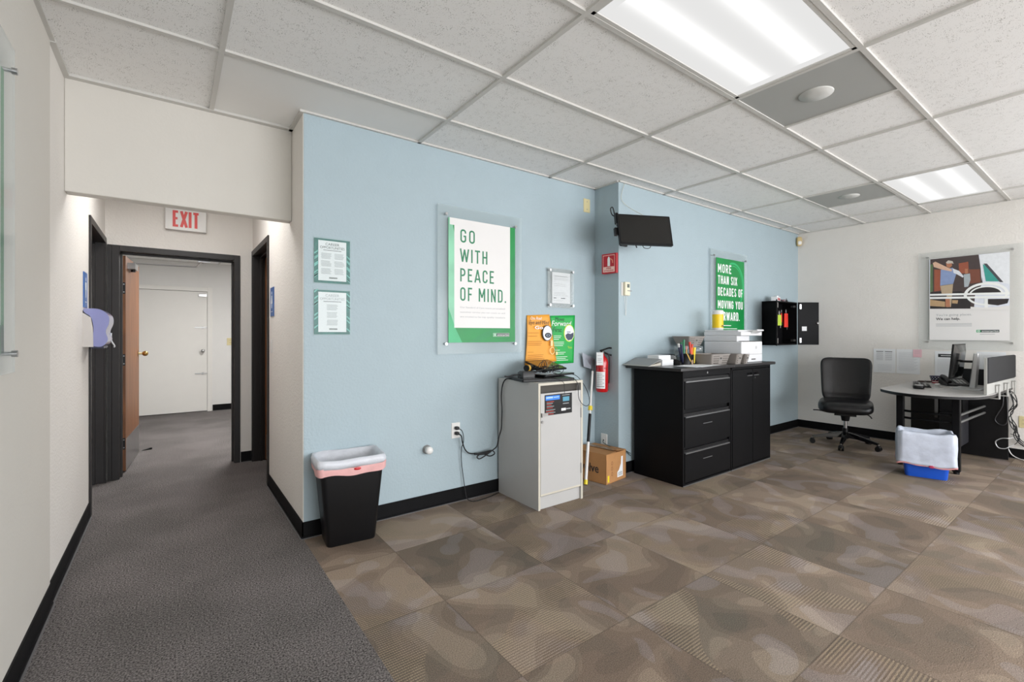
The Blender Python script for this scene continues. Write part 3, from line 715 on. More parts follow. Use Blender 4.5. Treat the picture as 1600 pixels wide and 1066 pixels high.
m.disc(2.868-2.65, 1.262, .064, .078, y-.0005, mat('lime', '#c9e23a', .5)); m.disc(2.870-2.65, 1.262, .057, .070, y-.0007, M_PAPER); m.poly([(.173, 1.245), (.20, 1.262), (.235, 1.255), (.272, 1.268), (.272, 1.235), (.25, 1.205), (.205, 1.197), (.178, 1.222)], y-.0009, mat('car_blue', '#27314c', .4, var=.2, vscale=60)); m.rect(.19, .235, 1.268, 1.276, y-.0009, mat('mid_grey_blue', '#7f8ea0', .5))
for i, (a, b) in enumerate(((1.235, .09), (1.220, .08), (1.205, .06), (1.18, .12), (1.165, .12), (1.15, .11), (1.11, .05), (1.09, .12), (1.075, .10), (1.05, .14), (1.035, .12), (1.02, .15))): m.rect(2.685-2.65+.02*(i > 5), 2.685-2.65+.02*(i > 5)+b, a, a+.004, y-.0003, M_WHITEINK)
m.text('You', .20, 1.125, .05, .022, y-.0004, mat('lime', '#c9e23a')); m.build('printed_text', t)
t = flyer('orange flyer reading Eye and Mind, overlapping the green one', [(2.385, 1.410), (2.632, 1.423), (2.716, 1.016), (2.362, .990)], mat('flyer_orange', '#efa63a', .5, var=.05), 'flyers above the white cabinet', dict(y=.008, curl=.016))
m = MB(); y = -.028
m.text('One Road', 2.41-2.65, 1.375, .12, .024, y, M_WHITEINK, .0, 'l', .2); m.text('Eye and Mind', 2.395-2.65, 1.335, .22, .034, y-.0003, M_INK, .0, 'l', .2); m.text('Go', 2.455-2.65, 1.296, .09, .026, y-.0003, M_WHITEINK, .02)
m.disc(2.592-2.65, 1.262, .056, .068, y-.0005, M_INK); m.disc(2.594-2.65, 1.262, .050, .062, y-.0007, M_PAPER); m.disc(2.60-2.65, 1.243, .036, .022, y-.0009, M_INK); m.disc(2.60-2.65, 1.243, .022, .012, y-.0011, mat('mid_grey_blue', '#7f8ea0')); m.disc(2.60-2.65, 1.243, .008, .008, y-.0013, M_INK)
for a, b in ((1.262, .12), (1.235, .10), (1.19, .15), (1.175, .15), (1.16, .14), (1.10, .06), (1.075, .17), (1.06, .16), (1.045, .18), (1.02, .2)): m.rect(2.38-2.65, 2.38-2.65+b, a, a+.003, y-.0003, mat('brown_ink', '#b06d1c', .6))
m.rect(-.02, .005, 1.15, 1.20, y-.0004, mat('cream_ink', '#f6dda0', .6)); m.ring(.0, 1.11, .028, .032, .006, y-.0004, mat('cream_ink', '#f6dda0')); m.disc(.05, 1.085, .01, .016, y-.0004, mat('cream_ink', '#f6dda0')); m.ring(.035, 1.12, .02, .02, .004, y-.0004, mat('brown_ink', '#b06d1c'))
m.build('printed_text', t)
# --- poster 2
X0 = 5.03
t = thing('wall_poster', 'green acrylic poster reading MORE THAN SIX DECADES OF MOVING YOU FORWARD', 'poster', (X0, YB, 0), 0)
MB().box(4.645-X0, 5.421-X0, -.030, -.024, 1.10, 2.174, M_ACRY).build('acrylic_panel', t, .001)
for x, z in ((4.70, 2.105), (5.375, 2.100), (4.70, 1.165), (5.375, 1.165)): standoff(t, x-X0, z, .03)
m = MB(); m.box(4.746-X0, 5.342-X0, -.0335, -.0305, 1.165, 2.087, M_GREEN); y = -.0338
m.ring(5.10-X0, 1.80, .235, .26, .022, y, mat('poster_green_swirl', '#2db46f', .4), 40, -.9, 1.9)
m.ring(5.10-X0, 1.80, .205, .225, .010, y, mat('poster_green_swirl', '#2db46f'), 40, -.7, 1.7)
for s_, x0_, x1, z0_, h in (('MORE', 4.78, 5.057, 1.928, .094), ('THAN SIX', 4.78, 5.181, 1.804, .092), ('DECADES OF', 4.78, 5.303, 1.676, .090), ('MOVING YOU', 4.78, 5.306, 1.536, .088), ('FORWARD.', 4.78, 5.235, 1.404, .094)):
    m.strokes(s_, x0_-X0, z0_, x1-x0_, h, y-.0006, M_WHITEINK, .17)
m.rect(4.80-X0, 5.05-X0, 1.345, 1.353, y-.0006, M_WHITEINK); m.rect(4.80-X0, 5.18-X0, 1.312, 1.318, y-.0006, M_WHITEINK); logo(m, 5.10-X0, 1.20, .19, .03, y-.0006)
m.build('print', t)
# --- poster 3 on the right wall
Y0 = 1.082
t = thing('wall_poster', 'white acrylic poster with a moving-day picture above the desk', 'poster', (XR, Y0, 0), RZ_R)
MB().box(-.402, .402, -.030, -.024, 1.084, 2.165, M_ACRYC).build('acrylic_panel', t, .001)
for a, z in ((1.406, 2.108), (.757, 2.110), (1.409, 1.168), (.760, 1.162)): standoff(t, Y0-a, z, .03)
m = MB(); m.box(Y0-1.39, Y0-.776, -.0335, -.0305, 1.188, 2.088, M_PRINT)
def pp(px, py):
    t_ = (px-182)/703.; top = 215-90*t_; bot = 908.
    return (Y0-1.39+.614*t_, 2.088-(py-top)/(bot-top)*.900)
def P_(pts, k, mt): m.poly([pp(*q) for q in pts], -.0336-.0002*k, mt)
cA = lambda n_, c_: mat('art_'+n_, c_, .5, var=.06, vscale=30)
P_([(182, 640), (885, 610), (885, 125), (182, 215)], 1, cA('sky', '#dfe3ec'))
P_([(190, 215), (630, 158), (665, 410), (600, 500), (590, 628), (188, 640)], 2, cA('van', '#4b403f'))
P_([(190, 260), (215, 255), (215, 490), (188, 500)], 3, cA('leaf', '#5d7352'))
P_([(228, 300), (290, 300), (290, 480), (228, 490)], 3, cA('box_red', '#9b5640')); P_([(455, 240), (540, 222), (545, 320), (460, 330)], 3, cA('box_red', '#a5664a')); P_([(540, 290), (640, 285), (645, 400), (550, 415)], 4, cA('box_dark', '#7c4b3b'))
P_([(188, 500), (480, 480), (560, 560), (560, 632), (188, 640)], 3, cA('shade', '#2f2a2b'))
P_([(188, 560), (330, 575), (330, 620), (188, 615)], 4, cA('straw', '#b99a74')); P_([(395, 560), (450, 560), (445, 590), (395, 588)], 5, cA('straw', '#b99a74'))
P_([(665, 240), (700, 260), (800, 390), (690, 390)], 4, cA('teal', '#3f9e93')); P_([(640, 160), (885, 125), (885, 410), (820, 400), (690, 250), (660, 245), (655, 390)], 3, cA('white_van', '#e9ecf0'))
P_([(805, 395), (835, 395), (700, 235), (670, 235)], 5, cA('dark_line', '#4a4b50'))
# front figure
P_([(290, 300), (400, 280), (440, 310), (405, 420), (285, 440)], 6, cA('shirt', '#8b9dc4')); P_([(285, 438), (405, 418), (385, 620), (345, 622), (345, 510), (300, 510)], 6, cA('khaki', '#b9a58a')); P_([(335, 545), (372, 545), (378, 620), (335, 620)], 7, cA('skin', '#b57a5c'))
P_([(215, 245), (240, 232), (330, 268), (395, 295), (390, 312), (300, 298), (225, 278)], 7, cA('skin_pale', '#d9b49b')); P_([(340, 240), (358, 220), (392, 228), (395, 262), (372, 282), (345, 270)], 8, cA('skin', '#b57a5c')); P_([(338, 236), (360, 216), (400, 222), (410, 245), (392, 240), (352, 246)], 9, cA('cap', '#c9c2b8'))
P_([(400, 285), (460, 305), (500, 350), (492, 362), (440, 335), (410, 325)], 7, cA('white_shirt', '#dfe2e8'))
# second figure
P_([(500, 335), (555, 325), (560, 380), (540, 440), (505, 445)], 6, cA('shirt_grey', '#aab3b8')); P_([(510, 285), (535, 285), (538, 325), (512, 328)], 7, cA('skin', '#b57a5c'))
# big graphic ring and bar
cx, cz = pp(690, 505)
m.ring(cx, cz, .165, .125, .024, -.0356, M_WHITEINK, 48, -.15, PI+.15); m.ring(cx, cz, .125, .088, .013, -.0358, M_WHITEINK, 48, .05, PI-.05); m.ring(cx+.005, cz+.01, .155, .125, .018, -.0357, M_WHITEINK, 48, PI+.25, 2*PI-.1); m.disc(cx, cz+.012, .11, .07, -.0354, cA('shade', '#2f2a2b'), 24, 0, PI)
P_([(185, 512), (885, 482), (885, 502), (185, 528)], 13, M_WHITEINK); P_([(185, 538), (885, 515), (885, 532), (185, 556)], 13, M_WHITEINK); P_([(680, 540), (708, 540), (708, 620), (680, 622)], 13, M_WHITEINK); P_([(705, 545), (880, 540), (868, 580), (790, 600), (705, 590)], 11, cA('shade', '#2f2a2b'))
P_([(185, 640), (560, 632), (560, 615), (720, 622), (885, 600), (885, 640)], 16, M_PRINT)
m.text("You're going places.", Y0-1.335, 1.452, .285, .024, -.0342, M_GREYINK, .0); m.text('We can help.', Y0-1.335, 1.408, .195, .026, -.0342, M_INK, .02)
for z in (1.365, 1.352, 1.339): m.rect(Y0-1.335, Y0-1.05, z, z+.004, -.0342, M_GREYINK)
logo(m, Y0-1.018, 1.270, .172, .030, -.0342); m.rect(Y0-.99, Y0-.88, 1.251, 1.255, -.0342, M_GREYINK)
m.build('print', t)
# --- poster on the left wall, cut by the frame edge
t = thing('wall_poster', 'glass-fronted poster on the left wall at the edge of the picture', 'poster', (XL, 1.85, 0), RZ_L)
MB().box(-.38, .381, -.030, -.024, 1.124, 2.20, M_ACRY).build('acrylic_panel', t, .001)
for a in (-.33, .352):
    for z in (1.187, 2.119): standoff(t, a, z, .03)
m = MB(); m.box(-.30, .290, -.0225, -.020, 1.19, 2.09, M_PRINT); m.rect(.255, .290, 1.19, 2.09, -.0228, M_GREEN); m.rect(-.30, .290, 1.19, 1.28, -.0228, M_GREEN); m.build('print', t)
# --- sheets on the right wall
def sheet(y_a, y_b, z_a, z_b, lab, art, grp='office sheets pinned by the desk', tilt=0):
    t = thing('paper_sheet', lab, 'sheet of paper', (XR, (y_a+y_b)/2, 0), RZ_R, grp); w2 = abs(y_a-y_b)/2
    m = MB(); m.box(-w2, w2, -.003, -.0018, z_b, z_a, M_PAPER); art(m, w2, z_b, z_a); m.build('sheet', t); return t
def art_table(m, w2, z0, z1):
    for cx_ in (-.045, .04):
        for r in range(9): m.rect(cx_-.033, cx_+.033, z1-.045-r*.011, z1-.042-r*.011, -.0033, M_GREYINK)
        m.rect(cx_-.035, cx_+.035, z1-.034, z1-.028, -.0033, M_INK)
    for r in range(5): m.rect(-.07, .07, z0+.03+r*.016, z0+.0325+r*.016, -.0033, mat('faint_ink', '#c2c6cb', .7))
def art_lines(m, w2, z0, z1):
    n_ = int((z1-z0-.06)/.012)
    for r in range(n_): m.rect(-w2+.02, w2-.02-.03*((r*7) % 3)/2, z1-.04-r*.012, z1-.0375-r*.012, -.0033, mat('faint_ink', '#b2b6bb', .7))
def art_head(m, w2, z0, z1):
    m.rect(-w2+.028, w2-.01, z1-.066, z1-.030, -.0033, M_INK); m.rect(-w2+.05, -w2+.15, z1-.051, z1-.045, -.0036, M_WHITEINK)
    for r in range(11): m.rect(-w2+.02, w2-.03, z1-.09-r*.014, z1-.0875-r*.014, -.0033, mat('faint_ink', '#b2b6bb'))
    m.rect(.02, .05, z0+.012, z0+.022, -.0033, M_GREYINK)
sheet(1.909, 1.697, 1.078, .793, 'white sheet with a printed table, leftmost by the office chair', art_table)
sheet(1.690, 1.478, 1.078, .795, 'white sheet of typed lines with a pink note on its corner', art_lines)
sheet(1.351, 1.135, 1.065, .786, 'white sheet with a black header bar behind the monitor', art_head)
sheet(1.019, .805, 1.068, .785, 'white typed sheet partly hidden by the black desk screen', art_lines)
t = thing('sticky_note', 'pink sticky note on the corner of a white sheet', 'note', (XR, 1.50, 0), RZ_R)
m = MB(); m.box(-.038, .038, -.0060, -.0045, .99, 1.078, mat('pink_paper', '#eec3cb', .8)); m.box(-.038, .038, -.0046, -.0033, 1.05, 1.078, mat('pink_paper', '#eec3cb')); [m.rect(-.028, .025, z, z+.002, -.0063, M_GREYINK) for z in (1.06, 1.045, 1.03)]; m.build('note', t)
# --- wall plates and sockets
def plate(name, lab, cat_, loc, rz, w_, h, mt, kind_):
    t = thing(name, lab, cat_, loc, rz)
    m = MB(); m.loft([rr(0, 0, w_, h, .004, 0), rr(0, 0, w_, h, .004, .003), rr(0, 0, w_-.006, h-.006, .003, .006)], mt, smooth=False, T=Matrix.Rotation(PI/2, 4, 'X')); m.build('plate', t)
    if kind_ == 'duplex':
        for s_ in (-1, 1):
            r = MB(); r.loft([rr(0, s_*.0195, .034, .028, .010, .0055), rr(0, s_*.0195, .034, .028, .010, .008)], mt, smooth=False, T=Matrix.Rotation(PI/2, 4, 'X'))
            for sx in (-.007, .007): r.box(sx-.0012, sx+.0012, -.0086, -.0078, s_*.0195-.002, s_*.0195+.007, M_BLACK)
            r.build('receptacle', t)
    if kind_ == 'jack':
        r = MB(); r.box(-.010, .010, -.009, -.006, -.010, .010, mt); r.box(-.006, .006, -.0095, -.009, -.006, .006, M_BLACK); r.build('jack', t)
    if kind_ == 'blank':
        r = MB(); [r.cyl((0, -.006, z), (0, -.0075, z), .004, mt=M_GREY, seg=10) for z in (-.035, .035)]; r.box(-.006, .006, -.0068, -.006, -.012, .012, mt); r.build('screw', t)
    return t
plate('wall_plate', 'yellowed cream wall plate high on the blue wall by the ceiling', 'wall plate', (3.095, YA, 2.443), 0, .082, .125, M_CREAM, 'blank')
plate('power_outlet', 'white power outlet with two black plugs on the blue wall', 'outlet', (1.712, YA, .532), 0, .072, .116, M_WHITE, 'duplex')
plate('data_outlet', 'white jack plate on the side of the projecting wall', 'outlet', (XB, 2.918, .280), RZ_R, .074, .117, M_WHITE, 'jack')
plate('power_outlet', 'yellowed outlet on the right wall beside the desk', 'outlet', (XR, .680, .375), RZ_R, .074, .116, M_CREAM, 'duplex')
plate('power_outlet', 'cream outlet on the far wall of the room behind', 'outlet', (.785, YBR, 1.13), 0, .09, .12, M_CREAM, 'duplex')
plate('data_outlet', 'white plate low on the right wall by the chair', 'outlet', (XR, 1.66, .42), RZ_R, .07, .11, M_WHITE, 'jack')
# door stop knob
t = thing('door_stop', 'round white wall bumper on the blue wall', 'door stop', (1.475, YA, .425), 0)
m = MB(); Tm = Matrix.Rotation(PI/2, 4, 'X'); m.lathe([(.032, 0), (.032, .012), (.024, .02)], M_GREY, T=Tm); m.build('base', t)
m = MB(); m.lathe([(.024, .02), (.027, .035), (.027, .05), (.018, .06), (.004, .062)], M_WHITE, T=Tm); m.build('bumper', t)
# cords on the wall
t = thing('extension_cord', 'thick black power cord with a tied loop, rising to the white cabinet', 'cord', (1.712, YA-.036, .5), 0)
def rel(pts, o): return [(p[0]-o[0], p[1]-o[1], p[2]-o[2]) for p in pts]
O = (1.712, YA-.036, .5)
A = [(1.712, 3.02, .512), (1.725, 2.975, .50), (1.745, 2.99, .443), (1.774, 3.0, .385), (1.813, 3.0, .352), (1.876, 2.995, .342), (1.946, 2.99, .346), (1.999, 2.98, .351), (2.02, 2.97, .326), (1.981, 2.98, .309), (1.917, 2.99, .336), (1.870, 2.985, .322), (1.885, 2.98, .303), (1.928, 2.975, .317), (2.005, 2.97, .356), (2.036, 2.96, .385), (2.050, 2.955, .45), (2.068, 2.95, .51), (2.073, 2.95, .58), (2.072, 2.945, .665), (2.073, 2.955, .763), (2.072, 2.94, .85), (2.073, 2.90, .902), (2.10, 2.87, .912), (2.16, 2.85, .908)]
MB().tube(rel(A, O), .0048, M_CORD).build('cable', t)
m = MB(); m.tube(rel([(1.85, 2.99, .343), (1.90, 2.985, .338), (1.95, 2.985, .335), (1.985, 2.98, .342)], O), .009, M_CORD); m.build('cable_tie', t)
m = MB(); m.se((0, .018, .013), (.015, .024, .012), .5, .5, M_CORD); m.build('plug', t)
t = thing('extension_cord', 'thin black cord hanging from the outlet down to the floor', 'cord', (1.712, YA-.03, .5), 0); O = (1.712, YA-.03, .5)
B = [(1.712, 3.02, .552), (1.728, 2.975, .54), (1.750, 2.985, .49), (1.757, 3.0, .44), (1.747, 3.01, .393), (1.750, 3.015, .297), (1.765, 3.015, .184), (1.775, 3.005, .087), (1.783, 2.99, .022), (1.80, 2.955, .007), (1.84, 2.938, .006), (1.90, 2.945, .006), (1.98, 2.96, .006), (2.075, 2.99, .006)]
MB().tube(rel(B, O), .003, M_CORD).build('cable', t); m = MB(); m.se((0, .014, .052), (.015, .024, .012), .5, .5, M_CORD); m.build('plug', t)

# ------------------------------------------------------------------ white cabinet and what lies on it
CX = 2.307
t = thing('cabinet', 'white laminate cabinet with open top slot against the blue wall', 'cabinet', (CX, 2.77, 0), 0)
x0, x1, yf, yb = 2.087-CX, 2.525-CX, 2.518-2.77, 3.012-2.77
m = MB()
for a, b in ((x0, x0+.018), (x1-.018, x1)):
    m.box(a, b, yf+.001, yb, 0, .885, M_CABWHITE); m.box(a, b, yf, yf+.001, 0, .885, M_CABEDGE)
m.box(x0, x1, yf+.001, yb, .885, .903, M_CABWHITE); m.box(x0, x1, yf, yf+.001, .885, .903, M_CABEDGE)
m.box(x0+.018, x1-.018, yf+.02, yb, .80, .812, M_CABWHITE); m.box(x0+.018, x1-.018, yb-.01, yb, .0, .885, M_DARKIN); m.box(x0+.018, x1-.018, yf+.05, yf+.06, .812, .885, M_DARKIN)
m.build('body', t)
MB().box(x0+.018, x1-.018, yf+.018, yf+.034, 0, .088, M_CABWHITE).build('toe_kick', t)
m = MB(); m.box(x0+.021, x1-.021, yf, yf+.017, .098, .828, M_CABWHITE); m.box(x0+.021, x1-.021, yf-.0004, yf, .098, .112, M_CABEDGE); dr = m.build('door', t, .001)
m = MB(); m.box(x0+.026, x0+.085, yf-.006, yf, .668, .688, M_CHROME); m.box(x0+.026, x0+.030, yf-.012, yf, .66, .69, M_CHROME); tag(m.build('hasp', dr), 'small steel hasp')
m = MB(); m.cyl((x0+.034, yf, .627), (x0+.034, yf-.008, .627), .010, mt=M_CHROME); m.build('lock', dr)
for z in (.62, .20): MB().box(x1-.024, x1-.018, yf-.006, yf, z, z+.075, M_GREY).build('hinge', dr)
m = MB(); y = yf-.0012; a, b = 2.144-CX, 2.411-CX; c, e = .668, .816
m.box(a, b, y, yf-.0002, c, e, M_BLACK); y -= .0003
m.rect(a+.008, a+.145, c+.108, e-.008, y, mat('sticker_blue', '#2b7de0', .4)); m.rect(a+.014, a+.078, c+.121, c+.133, y-.0003, mat('sticker_pale', '#a9cdf0', .4)); m.rect(a+.085, a+.137, c+.124, c+.130, y-.0003, mat('sticker_pale', '#a9cdf0'))
m.rect(a+.175, b-.028, c+.090, e-.025, y, mat('sticker_cyan', '#4f93ad', .4)); m.rect(a+.168, a+.243, e-.014, e-.010, y-.0003, M_GREYINK)
for r in range(5): m.rect(a+.018, a+.018+.07-.012*(r % 3), c+.094-r*.011, c+.098-r*.011, y, (M_GREYINK, mat('red_ink', '#c24039', .5))[r % 2 == 0])
for r in range(4): m.rect(a+.012, a+.10-.015*(r % 2), c+.036-r*.010, c+.040-r*.010, y, (M_GREYINK, mat('red_ink', '#c24039'))[r % 2])
m.rect(a+.16, a+.205, c+.022, c+.040, y, M_WHITEINK); m.rect(a+.21, b-.015, c+.028, c+.036, y, M_GREYINK); m.rect(a+.175, a+.235, c+.071, c+.076, y-.0003, M_GREYINK)
tag(m.build('sticker', dr), 'black and blue printed sticker')
def slab(name, lab, cat_, loc, rz, w_, d, h, grp=None, tx=0, ty=0, frame=.014, scr=None, r=.012):
    t = thing(name, lab, cat_, loc, rz, grp); t.rotation_euler = (tx, ty, rz)
    m = MB(); m.loft([rr(0, 0, w_-.004, d-.004, r, 0), rr(0, 0, w_, d, r, .003), rr(0, 0, w_, d, r, h-.002), rr(0, 0, w_-.004, d-.004, r, h)], M_BLACK, smooth=False); m.build('case', t)
    m = MB(); m.box(-w_/2+frame, w_/2-frame, -d/2+frame, d/2-frame, h, h+.0008, scr or M_BLACKG); m.build('screen', t)
    return t
g_ = 'dark tablets heaped on the white cabinet'
M_GREYSCR = mat('grey_reflective_screen', '#5a5d5c', .18)
slab('tablet', 'lowest black tablet, jutting over the left front of the cabinet', 'tablet', (2.28, 2.72, .9032), math.radians(-14), .43, .28, .020, g_, frame=.02)
slab('tablet', 'black tablet sticking out past the right edge of the cabinet', 'tablet', (2.45, 2.82, .9262), math.radians(8), .36, .24, .014, g_, scr=M_GREYSCR)
slab('tablet', 'topmost black tablet leaning at a slant over the heap', 'tablet', (2.415, 2.82, .998), math.radians(12), .30, .21, .012, g_, tx=math.radians(17), scr=mat('amber_reflection_screen', '#6b4a22', .08))  # orange reflection on the glossy screen, put into its base colour
t = thing('power_adapter', 'grey-black boxy adapter at the left of the tablet heap', 'adapter', (2.20, 2.80, .9243), math.radians(-14))
m = MB(); m.loft([rr(0, 0, .11, .10, .012, 0), rr(0, 0, .11, .10, .012, .03), rr(0, 0, .09, .07, .012, .045)], mat('charcoal_plastic', '#3a3a3b', .45)); m.build('case', t); MB().tube([(-.05, 0, .015), (-.10, .0, .016), (-.16, -.02, .008), (-.19, -.03, .012)], .006, M_CORD).build('cable', t)
t = thing('cable_roll', 'small black roll with a yellow label on the tablet heap', 'roll', (2.235, 2.80, .970), math.radians(20))
m = MB(); m.cyl((-.055, 0, .022), (.055, 0, .022), .024, mt=M_BLACK); m.build('roll', t); m = MB(); m.cyl((-.045, 0, .022), (-.02, 0, .022), .0245, mt=mat('label_amber', '#d6a94a', .5), caps=False); tag(m.build('label_band', t), 'yellow label band')
t = thing('cable_tangle', 'tangle of thin black cables looping over the tablet heap', 'cables', (2.35, 2.75, .92), 0, kind='stuff')
m = MB(); rnd = random.Random(3)
for k in range(7):
    p = [(rnd.uniform(-.14, .14), rnd.uniform(-.07, .07), .035+rnd.uniform(0, .05)) for _ in range(6)]; m.tube(p, .0035, M_CORD, sub=5, seg=6)
m.tube([(-.08, .02, .03), (-.06, 0, .10), (-.03, -.01, .12), (-.01, .0, .09), (-.015, .0, .03)], .0025, M_CORD); m.tube([(-.03, .03, .03), (-.02, .02, .10), (0, .02, .13), (.02, .01, .10), (.02, 0, .03)], .0025, M_CORD)
m.tube([(.12, .0, .07), (.16, -.02, .08), (.17, -.02, .04), (.13, -.03, .02)], .0025, M_CORD)
m.build('cables', t)
for o_ in (t,): pass
t = thing('charging_cable', 'thin black cable drooping in a loop over the cabinet front', 'cable', (2.45, 2.5, .90), 0)
m = MB(); m.tube([(-.10, .16, .055), (-.06, .05, .035), (-.02, .008, .015), (-.005, -.012, -.03), (0.0, -.014, -.12), (.03, -.02, -.17), (.08, -.02, -.19), (.13, 0, -.17), (.17, .06, -.10), (.19, .14, -.03), (.19, .22, .02), (.14, .30, .032)], .0025, M_CORD); m.build('cable', t)
t = thing('charging_cable', 'short black cable hanging from the heap at the cabinet top edge', 'cable', (2.30, 2.5, .90), 0)
m = MB(); m.tube([(-.06, .14, .03), (-.03, .06, .028), (0, .014, .010), (.008, -.008, -.01), (.012, -.009, -.06), (.010, -.0095, -.09)], .002, M_CORD); m.build('cable', t)

# ------------------------------------------------------------------ scraper pole, cardboard box, extinguisher
p0 = Vector((2.768, 2.727, .004)); p1 = Vector((3.105, 2.965, .985)); d_ = (p1-p0)
t = thing('scraper_pole', 'white extension pole with yellow collars and a scraper head in the corner', 'pole', tuple(p0))
q = lambda s_: tuple(d_*s_)
MB().cyl(q(.03), q(.55), .0125, mt=M_WHITE).build('lower_tube', t); MB().cyl(q(.55), q(.97), .0095, mt=M_WHITE).build('upper_tube', t)
m = MB(); m.cyl(q(0), q(.035), .016, mt=M_YELLOW); tag(m.build('foot_cap', t), 'yellow foot cap'); m = MB(); m.cyl(q(.59), q(.625), .019, mt=M_YELLOW); tag(m.build('collar', t), 'yellow collar')
m = MB(); m.cyl(q(.33), q(.56), .0135, mt=M_BLACK); tag(m.build('grip_label', t), 'black printed grip')
m = MB(); m.cyl(q(.93), q(1.03), .012, .016, mt=mat('dark_grey_plastic', '#4d5054', .45)); a = Vector(q(1.0)); 
pl = [Vector((3.095, 2.955, .93)), Vector((3.125, 2.965, 1.025)), Vector((3.000, 3.005, 1.085)), Vector((3.018, 3.0, .955))]
pl = [p-p0 for p in pl]; n_ = (pl[1]-pl[0]).cross(pl[2]-pl[0]).normalized()*.006
m.add([tuple(p) for p in pl]+[tuple(p+n_) for p in pl], [(0, 1, 2, 3), (7, 6, 5, 4), (0, 4, 5, 1), (1, 5, 6, 2), (2, 6, 7, 3), (3, 7, 4, 0)], mat('steel_blue_grey', '#7d828b', .4, .2)); m.build('scraper_head', t)
t = thing('cardboard_box', 'brown cardboard box printed with dark lettering on the floor', 'box', (2.90, 2.62, 0), math.radians(8))
W_, D_, Hb = .30, .33, .245
m = MB(); m.box(0, W_, 0, .004, 0, Hb, M_CARD); m.box(0, W_, D_-.004, D_, 0, Hb, M_CARD); m.box(0, .004, 0, D_, 0, Hb, M_CARD); m.box(W_-.004, W_, 0, D_, 0, Hb, M_CARD); m.box(0, W_, 0, D_, 0, .004, M_CARD); m.build('body', t)
for nm, v in (('flap', [(0, 0, Hb), (0, D_, Hb), (.145, D_, Hb+.012), (.145, 0, Hb+.004)]), ('flap', [(W_, 0, Hb), (W_, D_, Hb), (.160, D_, Hb+.006), (.152, 0, Hb+.016)]), ('flap', [(.0, .002, Hb-.004), (W_, .002, Hb-.004), (W_-.03, .12, Hb-.006), (.03, .12, Hb-.004)])):
    m = MB(); m.add([tuple(p) for p in v]+[(p[0], p[1], p[2]+.004) for p in v], [(0, 1, 2, 3), (7, 6, 5, 4), (0, 4, 5, 1), (1, 5, 6, 2), (2, 6, 7, 3), (3, 7, 4, 0)], M_CARD); m.build(nm, t)
m = MB(); Tl = Matrix.Rotation(-PI/2, 4, 'Z')     # left face of the box
m.text('evolve', -.30, .085, .225, .070, -.0008, M_INK, .015, T=Tl); m.build('lettering', t)
m = MB(); m.rect(.02, .045, .015, .07, -.0006, M_YELLOW); m.build('yellow_sticker', t)
m = MB()
for k in range(3): m.ring(.085, .165-.045*k, .012, .016, .003, -.0006, mat('red_brown_ink', '#6a3c28', .7), 14)
m.build('handling_symbols', t); m = MB()
m.poly([(.165, .03), (.25, .03), (.25, .20), (.225, .20), (.22, .14), (.19, .09), (.165, .075)], -.0006, M_PAPER)
for k in range(5): m.rect(.175, .24, .04+k*.007, .0425+k*.007, -.0009, M_INK)
m.build('shipping_label', t)
m = MB(); m.box(.13, .19, .02, D_-.01, Hb+.016, Hb+.0175, mat('packing_tape', '#8a6a48', .2)); m.build('tape', t)
# extinguisher
ex, ey, ez = 3.138, 2.885, .730
t = thing('fire_extinguisher', 'red fire extinguisher with white tags hung on the projecting wall', 'fire extinguisher', (ex, ey, ez), math.radians(-47))
R = .055
m = MB(); m.lathe([(.03, .0), (R-.006, .002), (R, .014), (R, .27), (R-.006, .295), (R-.022, .318), (.018, .332), (.018, .345)], M_RED, seg=32); bd = m.build('cylinder', t)
def wrap(z0, z1, a0, a1, rr_, mt):
    m = MB(); v = []; f = []; K = 14
    for i in range(K+1):
        a = a0+(a1-a0)*i/K
        v += [(rr_*math.sin(a), -rr_*math.cos(a), z0), (rr_*math.sin(a), -rr_*math.cos(a), z1)]
    for i in range(K): f.append((2*i, 2*i+2, 2*i+3, 2*i+1))
    m.add(v, f, mt, True); return m
m = wrap(.035, .185, -1.15, .50, R+.0008, M_PAPER)
for k in range(8):
    mm = wrap(.05+k*.016, .055+k*.016, -1.0, .35-.3*(k % 2), R+.0013, (M_GREYINK, M_INK)[k == 0]); m.v, base_n = m.v, len(m.v)
    o_ = len(m.v); m.v += mm.v; kk = m.m(mm.mats[0]); m.f += [[i+o_ for i in f] for f in mm.f]; m.mi += [kk]*len(mm.f); m.sm += [True]*len(mm.f)
tag(m.build('label', bd), 'white instruction label')
m = wrap(.213, .221, -PI, PI, R+.001, mat('dark_red', '#7a0c10', .4)); m.build('band', bd)
m = MB(); m.cyl((0, 0, .34), (0, 0, .375), .014, mt=M_BLACK); m.box(-.012, .012, -.012, .012, .345, .372, M_BLACK); m.cyl((.0, 0, .36), (.022, -.01, .36), .012, mt=M_CHROME); m.build('valve', t)
m = MB(); m.tube([(-.02, 0, .372), (.02, 0, .384), (.06, 0, .398), (.085, 0, .396)], .007, M_BLACK, sub=3); m.build('top_lever', t)
m = MB(); m.tube([(.0, 0, .362), (.03, 0, .352), (.06, 0, .338), (.085, 0, .333)], .007, M_BLACK, sub=3); m.build('carry_handle', t)
m = MB(); m.tube([(.012, -.01, .36), (.055, -.015, .34), (.066, -.015, .28), (.062, -.01, .12), (.060, -.01, .08)], .006, M_CORD); m.build('hose', t)
m = MB(); m.box(-.050, .010, -R-.004, -R-.002, .245, .360, M_PAPER); m.v = [(x, y-(.36-z)*.05, z) for x, y, z in m.v]; 
for z, w_ in ((.33, .03), (.305, .04), (.295, .04), (.285, .03), (.27, .04)): m.rect(-.04, -.04+w_, z, z+.003, -R-.0135, M_GREYINK)
m.box(-.03, -.01, -R-.004, 0, .352, .356, M_PAPER); tag(m.build('service_tag', t), 'white service tag')
